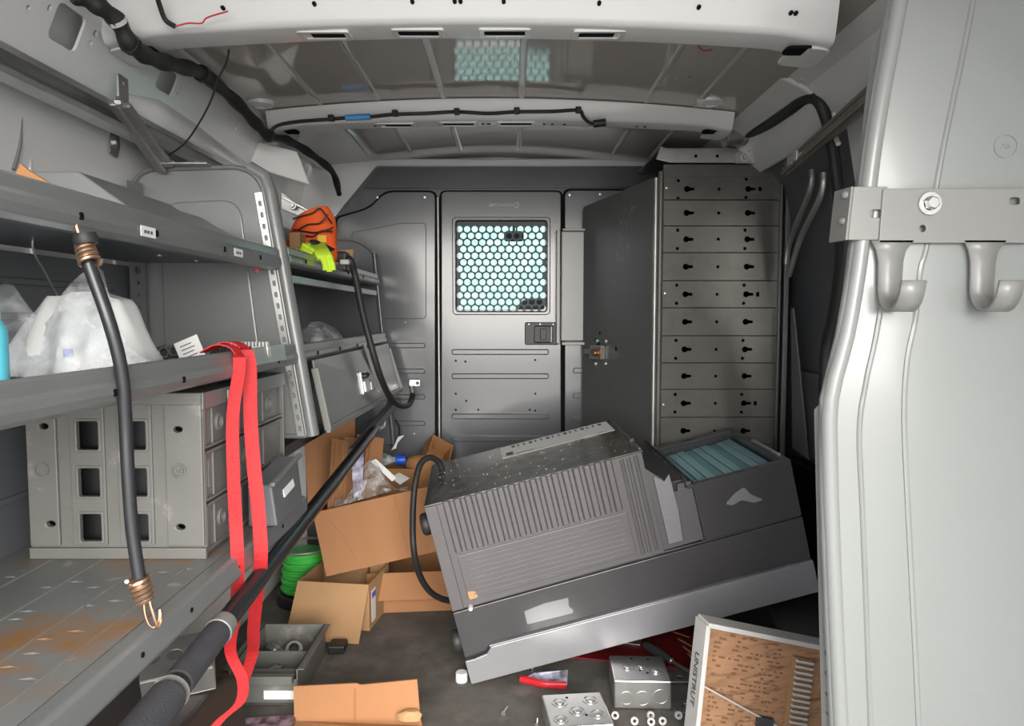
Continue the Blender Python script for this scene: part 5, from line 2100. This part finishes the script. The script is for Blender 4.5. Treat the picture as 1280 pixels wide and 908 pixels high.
# white plastic scrap tied at the partition
b = MB()
b.ribbon(smoothpath([at(492, 562, Y=3.0), at(497, 552, Y=3.01), at(502, 545, Y=3.02)]), [V((.025, 0, .01)), V((.018, 0, .008)), V((.018, 0, .01)), V((.015, 0, .008)), V((.012, 0, .006)), V((.012, 0, .004)), V((.015, 0, .004)), V((.016, 0, .004)), V((.02, 0, .006)), V((.022, 0, .006)), V((.024, 0, .006)), V((.024, 0, .006)), V((.02, 0, .006))], .002)
tag(b.build('plastic_scrap', M['paper']), 'twisted white plastic scrap behind the bottle', 'scrap')
b = MB()
b.tube(smoothpath([at(494, 525, Y=3.04), at(499, 535, Y=3.05), at(498, 550, Y=3.05), at(492, 562, Y=3.04)]), .004, 6)
tag(b.build('thin_cord', M['black'], smooth=True), 'thin black cord hanging on the partition above the bottle', 'cord')

# green wire spool
sp = thing('wire_spool', 'spool of bright green wire on the floor behind the small open carton', 'wire spool', (-.80, 2.72, .0))
b = MB()
for i in range(16):
    z = .055 + .0088 * i
    r = .082 + .004 * math.sin(i * 1.7) - .014 * (i / 15) ** 2
    pts = [(-.80 + r * math.cos(2 * math.pi * k / 24), 2.72 + r * math.sin(2 * math.pi * k / 24), z) for k in range(25)]
    b.tube(pts, .0052, 6, cap=False)
b.cyl((-.80, 2.72, .045), (-.80, 2.72, .198), .070, n=24)
b.build('wire', M['green'], sp, smooth=True)
b = MB()
b.cyl((-.80, 2.72, .0), (-.80, 2.72, .045), .105, n=28)
b.build('lower_flange', M['black'], sp, bevel=.004)
b = MB()
b.tube([(-.80 + .10 * math.cos(2 * math.pi * k / 28), 2.72 + .10 * math.sin(2 * math.pi * k / 28), .215) for k in range(29)], .005, 6)
b.build('upper_ring', M['dullzinc'], sp, smooth=True)
b = MB()
p = at(360, 731, Y=2.6)
b.bar((-.80, 2.612, .034), (-.745, 2.62, .036), .012, .016)
b.build('red_tag', M['redpl'], sp, bevel=.003)

# ================================================================== POLE
pA, pB = at(176, 915, Y=.90), at(476, 527, Y=2.90)
pd = (pB - pA)
po = thing('painter_pole', 'long black telescopic pole with a grey collar and foam grip', 'pole', pA)
b = MB()
b.cyl(pA + pd * .05, pA + pd * .93, .0185, n=16)
b.build('shaft', M['gloss'], po, smooth=True)
b = MB()
b.cyl(pA + pd * -.03, pA + pd * .040, .0275, .0262, 18)
b.build('foam_grip', M['foam'], po, bevel=.004, smooth=True)
b = MB()
b.cyl(pA + pd * .055, pA + pd * .130, .0225, .0218, 18)
b.build('outer_tube', M['foam'], po, smooth=True)
b = MB()
b.lathe([(.0, 0), (.0265, 0), (.0265, .002), (.024, .003), (0, .003)], pA + pd * .044, pd, 20)
b.build('steel_ring', M['dullzinc'], po, smooth=True)
b = MB()
b.cyl(pA + pd * .130, pA + pd * .146, .0238, .0225, 18)
b.build('grey_collar', M['hook'], po, bevel=.002, smooth=True)
b = MB()
b.cyl(pA + pd * .90, pA + pd * .955, .018, .016, 14)
b.build('red_sleeve', M['redpl'], po, smooth=True)
b = MB()
b.cyl(pA + pd * .955, pA + pd * .98, .020, .022, 14)
b.cyl(pA + pd * .98, pA + pd * 1.0, .026, .024, 14)
b.build('tip', M['dullzinc'], po, smooth=True)
bolt(po, pA + pd * .01 + V((.016, -.016, .004)), (.7, -.7, 0), .7, BOLT, 'pin')

# ================================================================== FLOOR CLUTTER
# grey steel drawer with fittings
dx0, dx1, dy0, dy1, dh = -.800, -.605, 1.97, 2.27, .105
dw = thing('steel_bin', 'grey steel parts bin with a divider lying on the floor', 'bin', ((dx0 + dx1) / 2, (dy0 + dy1) / 2, 0), None)
b = MB()
b.box(dx0, dx1, dy0, dy1, .002, .006)
b.build('base', M['bin'], dw)
b = MB()
b.box(dx0, dx1, dy1 - .004, dy1, .006, dh)
b.build('rear_side', M['worn'], dw, bevel=.001)
b = MB()
b.box(dx0, dx0 + .004, dy0, dy1, .006, dh)
b.box(dx0 - .016, dx0 + .004, dy0, dy1, dh - .003, dh)
b.build('left_side', M['worn'], dw, bevel=.001)
b = MB()
b.box(dx1 - .004, dx1, dy0, dy1, .006, dh)
b.box(dx1 - .004, dx1 + .018, dy0, dy1, dh - .003, dh)
b.build('right_side', M['worn'], dw, bevel=.001)
b = MB()
b.box(dx0, dx1, dy0, dy0 + .004, .002, dh - .03)
b.box(dx0 + .01, dx1 - .01, dy0 - .022, dy0, dh - .036, dh - .012)
fr_ = b.build('front_side', M['worn'], dw, bevel=.003)
b = MB()
b.box(dx0 + .10, dx1 - .01, dy0 - .006, dy0 - .001, .02, .045)
b.build('label', M['paper'], fr_)
b = MB()
b.box(dx0 + .004, dx1 - .004, dy0 + .15, dy0 + .153, .006, dh - .02)
b.box(dx0 + .004, dx1 - .004, dy0 + .06, dy0 + .063, .006, dh - .03)
b.build('divider', M['worn'], dw)
for i, (x, y, z, ax_) in enumerate(((-.69, 2.215, .045, (.2, -.7, .6)), (-.725, 2.18, .035, (1, .2, .3)), (-.655, 2.17, .035, (.6, -.6, .3)), (-.76, 2.215, .035, (.3, 1, .1)), (-.70, 2.08, .035, (1, .1, .2)))):
    b = MB()
    b.lathe([(.016, -.016), (.023, -.016), (.023, -.006), (.027, -.006), (.027, .004), (.022, .004), (.022, .018), (.016, .018), (.016, -.016)], (x, y, z), ax_, 16)
    tag(b.build('conduit_fitting', M['zinc'], smooth=True), ('large zinc conduit ring standing against the rear of the steel bin', 'zinc conduit connector in the middle of the steel bin', 'zinc conduit connector at the right side of the steel bin', 'zinc conduit connector at the left rear of the steel bin', 'zinc conduit connector in front of the bin divider')[i], 'fitting', 'conduit fittings in the steel bin')
# foreground cardboard flap box
ff = thing('torn_carton', 'torn orange brown carton flap standing in front of the steel bin', 'carton', (-.44, 1.86, 0))
b = MB()
q = [at(362, 905, Y=1.90), at(523, 905, Y=1.87), at(516, 843, Y=1.87), at(362, 863, Y=1.90)]
q[0].z = q[1].z = .006
b.plate([(-.165, .0), (.185, .0), (.180, .02), (.172, .128), (.02, .108), (.005, .112), (-.165, .098)], [], .005, frame((-.425, 1.875, .003), (1, -.06, 0), (0, 0, 1)))
b.build('upright_flap', M['card'], ff)
b = MB()
b.sheet((-.59, 1.885, .004), (-.24, 1.86, .004), (-.225, 1.78, .03), (-.58, 1.76, .012), .005)
b.build('lower_flap', M['cardpale'], ff)
b = MB()
b.tube([(-.423, 1.868, .01), (-.421, 1.868, .10)], .0015, 6)
b.build('crease', M['carddk'], ff)
b = blob([(-.27, 1.845, .03, .03, .012), (-.27, 1.845, .045, .032, .012), (-.265, 1.845, .055, .015, .008)], 12, .12, 4)
b.build('torn_edge', M['cardpale'], ff)


def jbox(name, label, o, rz, w_, d_, h_, ko_top, ko_front, tilt=0):
    r = thing(name, label, 'junction box', o, eul(tilt, 0, rz), 'junction boxes')
    W = WM[r]

    def add(mb, nm, mm=M['zinc'], **k):
        mb.v = [W @ q for q in mb.v]
        return mb.build(nm, mm, k.pop('par', r), **k)
    body = MB()
    body.box(-w_ / 2, w_ / 2, -d_ / 2, d_ / 2, 0, h_)
    bd = add(body, 'body', bevel=.004)
    for (x, y, q) in ko_top:
        m_ = frame((x, y, h_), (1, 0, 0), (0, 1, 0))
        m = MB().plate(circ(0, 0, q, 20), [circ(0, 0, q * .82, 20)], .003, m_)
        m.lathe([(q * .6, -.001), (q * .55, .003), (0, .004)], (x, y, h_), (0, 0, 1), 14)
        add(m, 'knockout')
    for (x, z, q) in ko_front:
        m_ = frame((x, -d_ / 2, z), (1, 0, 0), (0, 0, 1))
        m = MB().plate(circ(0, 0, q, 20), [circ(0, 0, q * .82, 20)], .003, m_)
        add(m, 'knockout')
    m = MB()
    for (x, y) in ((-w_ * .1, d_ * .36), (w_ * .2, d_ * .34), (0, -d_ * .1), (w_ * .12, -d_ * .2)):
        m.cyl((x, y, h_ - .002), (x, y, h_ + .0008), .004, n=8)
    add(m, 'pin_holes', M['seam'])['kind'] = 'stuff'
    return r


jbox('junction_box', 'zinc steel junction box with round knockouts in front of the tipped cabinet', (.368, 2.02, .002), -.04, .160, .15, .082, [(-.035, .0, .018), (.005, .005, .015), (.045, -.015, .022)], [(-.045, .03, .020), (0, .03, .022), (.05, .036, .022)])
jbox('junction_box', 'zinc steel junction box lying knockout side up by the loose screw', (.172, 1.85, .002), .10, .165, .16, .055, [(-.04, .035, .022), (.045, .04, .022), (.0, -.01, .022), (.05, -.03, .022), (-.05, -.045, .02)], [])
# conduit box on the wheel arch, under the strap
cb = thing('conduit_box', 'blue grey open steel box with round holes beneath the pole', 'junction box', (-.725, 1.60, .247))
b = MB()
m_ = frame((-.765, 1.575, .325), (.85, .35, .05), (-.25, .55, .22))
b.plate(rrect(-.065, -.045, .085, .07, .006), [circ(-.04 + .045 * i, .015, .016, 16) for i in range(3)], .004, m_, .001)
b.build('perforated_side', M['dullzinc'], cb)
b = MB()
b.box(-.065, .085, -.045, .07, -.070, -.066, m_)
b.box(-.065, .085, -.045, -.041, -.066, -.002, m_)
b.box(.081, .085, -.041, .07, -.066, -.002, m_)
b.build('body', M['zinc'], cb, bevel=.002)
# loose small things round the bin
b = MB()
b.box(-.70, -.62, 2.40, 2.47, .001, .012)
b.cyl((-.66, 2.435, .012), (-.66, 2.435, .028), .022, n=16)
tag(b.build('steel_cover', M['dullzinc'], bevel=.002), 'flat steel cover plate with a boss behind the steel bin', 'cover plate')
b = MB()
b.box(-.60, -.545, 2.27, 2.33, .001, .03)
tag(b.build('black_block', M['black'], bevel=.006), 'black plastic block on the floor behind the steel bin', 'block')
b = MB()
b.plate(rrect(-.14, -.05, .14, .05, .01), [], .012, frame((-.72, 1.83, .010), (1, .12, 0), (-.12, 1, 0)), .003)
tag(b.build('plastic_tray', M['purple']), 'clear mauve plastic tray on the floor in front of the steel bin', 'tray')
# bottle cap, loose screws
b = MB()
p = at(577, 852, Z=0)
b.lathe([(0, .0), (.017, .0), (.018, .003), (.018, .024), (.0165, .028), (0, .028)], (p.x, p.y, .001), n=22)
tag(b.build('bottle_stopper', M['paper'], smooth=True), 'white plastic bottle cap on the floor at the tipped cabinet corner', 'cap')


def screw(label, u, v, ang, L, grp=None, up=False):
    p = at(u, v, Z=0.006)
    d = V((math.cos(ang), math.sin(ang), 0)) if not up else V((.1, .1, 1))
    b = MB()
    o = V((p.x, p.y, .0065 if not up else .0005))
    b.lathe([(0, 0), (.0062, 0), (.0062, .003), (.003, .005), (.0028, L * .8), (.0, L)], o, d, 10)
    return tag(b.build('screw', M['zinc'], smooth=True), label, 'screw', grp)


screw('long zinc screw lying alone on the floor', 629, 893, 1.25, .045)
for (u, v) in ((665, 838), (536 + 135, 905)):
    screw('short zinc screw standing head down on the floor mat', u, v, 0, .022, 'standing screws', True)
for i, (u, v) in enumerate(((769, 896), (793, 903), (813, 896), (814, 904), (828, 903), (848, 896))):
    p = at(u, v, Z=.006)
    b = MB()
    b.lathe([(.005, -.004), (.0105, -.004), (.0105, .004), (.005, .004), (.005, -.004)], (p.x, min(p.y, 1.935), .0095), (.2 * (i % 3) - .2, -1, .3), 12)
    tag(b.build('lock_nut', M['whitecard'], smooth=True), 'small pale nut lying beside the zinc junction box', 'nut', 'nuts by the junction box')
# red blister tool
rt = thing('hand_tool', 'red plastic tool handle in a clear blister beside the tipped cabinet', 'tool', (.10, 2.08, 0))
b = MB()
b.tube(smoothpath([at(651, 849, Z=.012), at(665, 852, Z=.012), at(682, 856, Z=.012), at(708, 857, Z=.012)]), .011, 8)
b.build('handle', M['redpl'], rt, smooth=True)
b = MB()
b.sheet(at(652, 850, Z=.005), at(709, 858, Z=.005), at(710, 838, Z=.02), at(668, 842, Z=.02), .002)
b.build('blister', M['film2'], rt)
# red folder, screwdriver and washers under the cabinet edge
b = MB()
q = [at(700, 822, Z=.004), at(862, 838, Z=.004), at(868, 785, Z=.004), at(770, 790, Z=.004)]
b.sheet(*q, .006)
tag(b.build('red_folder', mat('dark_red_card', (.16, .012, .014), .4, var=.25, vs=12)), 'dark red folder lying under the edge of the tipped cabinet', 'folder')
sdv = thing('screwdriver', 'grey handled screwdriver lying across the dark red folder', 'screwdriver', at(800, 820, Z=.02))
a0, a1, a2 = at(806, 806, Z=.028), at(838, 826, Z=.026), at(866, 842, Z=.022)
b = MB()
b.tube([a0, a0.lerp(a1, .15), a0.lerp(a1, .7), a1], [.010, .016, .015, .010], 10)
b.build('handle', M['foam'], sdv, smooth=True)
b = MB()
b.cyl(a1, a2, .0055, n=10)
b.lathe([(0, -.004), (.010, -.004), (.010, .006), (0, .006)], a1, a2 - a1, 10)
b.build('blade', M['zinc'], sdv, smooth=True)
for i, (u, v, r) in enumerate(((789, 803, .026), (850, 850, .026), (857, 882, .030))):
    p = at(u, v, Z=.008)
    b = MB()
    b.plate(rrect(-r * 1.3, -r, r * 1.3, r, .004), [circ(0, 0, r * .45, 14)], .004, frame((p.x, p.y, .013 if i < 2 else .004), (1, .3 * (i - 1), 0), (0, 1, 0)), .001)
    tag(b.build('slotted_plate', M['dullzinc']), ('flat steel plate with a hole on the far side of the screwdriver', 'flat steel plate with a hole between screwdriver and white carton', 'flat steel plate with a hole beside the zinc junction box')[i], 'steel plate')
b = MB()
for i in range(4):
    p = at(842 + 6 * i, 790 + 9 * i, Z=.011)
    q = at(862 + 4 * i, 797 + 12 * i, Z=.011)
    b.bar(p, q, .006, .002)
tag(b.build('wood_splinters', M['cardpale']), 'pale splinters scattered on the dark red folder', 'splinters')['kind'] = 'stuff'
# shallow white edged carton, standing up
wb = thing('white_carton', 'shallow white edged carton standing open with a brown inside', 'carton', (.60, 1.72, 0))
cTL, cTR = at(872, 770, Y=1.73), at(1050, 806, Y=1.80)
cBL = V((cTL.x - .035, 1.715, .004))
cBR = V((cTR.x - .03, 1.785, .004))
nrm = (cTR - cTL).cross(cBL - cTL).normalized()
if nrm.y > 0:
    nrm = -nrm
DP = .062
b = MB()
b.sheet(cTL, cTR, cBR, cBL, .004)
bk = b.build('inside', M['cardprint'], wb)


def wall_strip(a, c, nm, m):
    b = MB()
    d = (c - a).normalized()
    w_ = d.cross(nrm).normalized() * .006
    b.hexa([a - w_, c - w_, c + w_, a + w_, a - w_ + nrm * DP, c - w_ + nrm * DP, c + w_ + nrm * DP, a + w_ + nrm * DP])
    return b.build(nm, m, wb, bevel=.002)


wall_strip(cTL, cTR, 'top_side', M['whitecard'])
ls_ = wall_strip(cTL, cBL, 'left_side', M['whitecard'])
wall_strip(cTR, cBR, 'right_side', M['whitecard'])
mm_ = frame(cTL.lerp(cBL, .40) + nrm * (DP * .5) - (cTR - cTL).normalized() * .0075, (cBL - cTL), nrm * -1)
sgn = (mm_.to_3x3() @ V((0, 0, 1))).x
if sgn > 0:
    mm_ = frame(cTL.lerp(cBL, .40) + nrm * (DP * .5) - (cTR - cTL).normalized() * .0075, (cBL - cTL), nrm)
b = MB()
b.text('UNISTRUT', .028, mm_, .0008)
b.build('lettering', M['print'], ls_)
# second white lip inside the left edge
b = MB()
iv = (cTR - cTL).normalized()
b.sheet(cTL + iv * .012 + nrm * .03 + (cBL - cTL) * .06, cTL + iv * .032 + nrm * .012 + (cBL - cTL) * .06, cBL + iv * .032 + nrm * .012, cBL + iv * .012 + nrm * .03, .003)
b.build('inner_lip', M['whitecard'], wb)
# printed rows on the brown inside
dn = (cBL - cTL).normalized()
b = MB()
rnd = random.Random(17)
for r_ in range(26):
    s = .03 + r_ * .0115
    x = .05
    while x < .24:
        L2 = rnd.uniform(.004, .02)
        if rnd.random() < .55 - (.25 if .12 < s < .2 and x < .12 else 0):
            a = cTL + iv * x + dn * s + nrm * .0045
            b.hexa([a, a + iv * L2, a + iv * L2 + dn * .004, a + dn * .004, a + nrm * .0004, a + iv * L2 + nrm * .0004, a + iv * L2 + dn * .004 + nrm * .0004, a + dn * .004 + nrm * .0004])
        x += L2 + rnd.uniform(.003, .012)
b.build('faded_print', mat('faded_brown_print', (.24, .125, .06), .9), bk)['kind'] = 'stuff'
# ribbed packing strip in the right of the carton
ps_ = thing('packing_strip', 'pale ribbed packing strip standing inside the white edged carton', 'packing', cTR.lerp(cBR, .9))
b = MB()
w0, w1 = .268, .325
b.sheet(cTL + iv * w0 + dn * .05 + nrm * .012, cTL + iv * w1 + dn * .05 + nrm * .012, cTL + iv * w1 + dn * .34 + nrm * .012, cTL + iv * (w0 - .01) + dn * .34 + nrm * .012, .004)
b.build('strip', M['cardpale'], ps_)
for k in range(20):
    b = MB()
    a = cTL + iv * (w0 + .004) + dn * (.056 + .0142 * k) + nrm * .020
    b.bar(a, a + iv * (w1 - w0 - .008), .006, .008, nrm)
    b.build('rib', M['whitecard'], ps_, bevel=.001)
# zip tie and small block in the carton
b = MB()
b.bar(cTL + iv * .03 + dn * .165 + nrm * .016, cTL + iv * .25 + dn * .235 + nrm * .016, .004, .002, nrm)
tag(b.build('zip_tie', M['whitecard']), 'white zip tie lying across the brown inside of the carton', 'zip tie')
b = MB()
b.hexa([cTL + iv * (.185 + dx) + dn * (.215 + dz) + nrm * (.006 + dy) for dx, dz, dy in ((0, 0, 0), (.045, 0, 0), (.045, .06, 0), (0, .06, 0), (0, 0, .012), (.045, 0, .012), (.045, .06, .012), (0, .06, .012))])
tag(b.build('grey_tape', M['foam'], bevel=.002), 'dark grey block stuck inside the white edged carton', 'block')

# ================================================================== WIRING UNDER THE ROOF
hp = [at(92, -8, X=-.79), at(118, 4, X=-.77), at(146, 26, X=-.755), at(163, 55, X=-.75), at(188, 72, X=-.745), at(218, 81, X=-.748), at(252, 92, X=-.765), at(290, 122, X=-.775), at(318, 152, X=-.765), at(336, 170, X=-.755), at(362, 177, X=-.735), at(392, 195, X=-.71), at(416, 216, X=-.69), at(424, 243, X=-.695)]
wh = thing('wiring_harness', 'thick black taped wiring harness along the left roof edge', 'wiring harness', hp[6])
b = MB()
pp = smoothpath(hp, 8)
b.tube(pp, [.017 + .002 * math.sin(i * .9) - .006 * max(0, (i - 60) / 50) for i in range(len(pp))], 10)
b.build('loom', M['rubber'], wh, smooth=True)
for i in (3, 6, 9):
    b = MB()
    b.lathe([(0, -.006), (.021, -.006), (.021, .006), (0, .006)], hp[i], hp[i + 1] - hp[i], 12)
    b.build('cable_tie', M['black'], wh)
b = MB()
b.lathe([(.0, -.004), (.0195, -.004), (.0195, .004), (0, .004)], hp[2], hp[3] - hp[2], 12)
b.build('white_tie', M['whitecard'], wh)
wp = [at(335, 176, Y=2.318), at(342, 160, Y=2.318), at(365, 153, Y=2.318), at(414, 149, Y=2.318), at(432, 147.5, Y=2.318), at(463, 146, Y=2.318), at(494, 143, Y=2.318), at(530, 142, Y=2.318), at(571, 140, Y=2.318), at(610, 142, Y=2.318), at(646, 140, Y=2.318), at(690, 139.5, Y=2.318), at(723, 138, Y=2.318), at(729, 146, Y=2.315), at(738, 154, Y=2.312), at(752, 155, Y=2.312)]
bw_ = thing('bow_wire', 'thin black taped wire clipped along the white roof bow', 'wire', wp[8])
b = MB()
b.tube(smoothpath(wp, 5), .0055, 8)
b.build('wire', M['rubber'], bw_, smooth=True)
b = MB()
b.tube([wp[4], wp[5]], .0095, 10)
b.build('blue_tape', M['tape'], bw_, smooth=True)
for u, v in ((414, 148), (494, 142), (571, 140), (646, 139), (723, 138)):
    b = MB()
    p = at(u, v, Y=2.316)
    b.box(p.x - .009, p.x + .009, p.y - .010, p.y + .012, p.z - .008, p.z + .010)
    b.build('clip', M['black'], bw_, bevel=.003)
b = MB()
b.tube([at(742, 155, Y=2.31), at(757, 153, Y=2.31)], .012, 10)
b.build('plug', M['black'], bw_, smooth=True)
b = MB()
b.tube(smoothpath([at(286, 62, Y=1.60), at(283, 78, Y=1.62), at(272, 100, Y=1.64), at(264, 125, Y=1.67), at(250, 152, Y=1.70), at(232, 178, Y=1.73), at(211, 194, Y=1.75)]), .0022, 6)
tag(b.build('dangling_wire', M['black'], smooth=True), 'thin black wire dangling from the roof bow to the brace', 'wire')
b = MB()
b.tube(smoothpath([at(196, -6, Y=1.44), at(200, 8, Y=1.455), at(207, 25, Y=1.47), at(219, 33, Y=1.475)]), .005, 8)
o = tag(b.build('looped_wire', M['black'], smooth=True), 'short black wire looped on the rear roof bow with red tail', 'wire')
b = MB()
b.tube(smoothpath([at(219, 33, Y=1.475), at(235, 29, Y=1.475), at(252, 29, Y=1.475), at(259, 22, Y=1.47), at(285, 14, Y=1.46)]), .0016, 6)
b.build('red_tail', M['redpl'], o, smooth=True)
b = MB()
b.tube(smoothpath([at(870, 50, Y=1.62), at(873, 58, Y=1.66), at(880, 63, Y=1.7), at(890, 62, Y=1.72)]), .0016, 6)
o = tag(b.build('red_wire', M['redpl'], smooth=True), 'thin red wire with a black strip hanging from the roof', 'wire')
b = MB()
b.bar(at(887, 58, Y=1.90), at(862, 96, Y=2.05), .010, .004)
b.build('black_strip', M['black'], o)
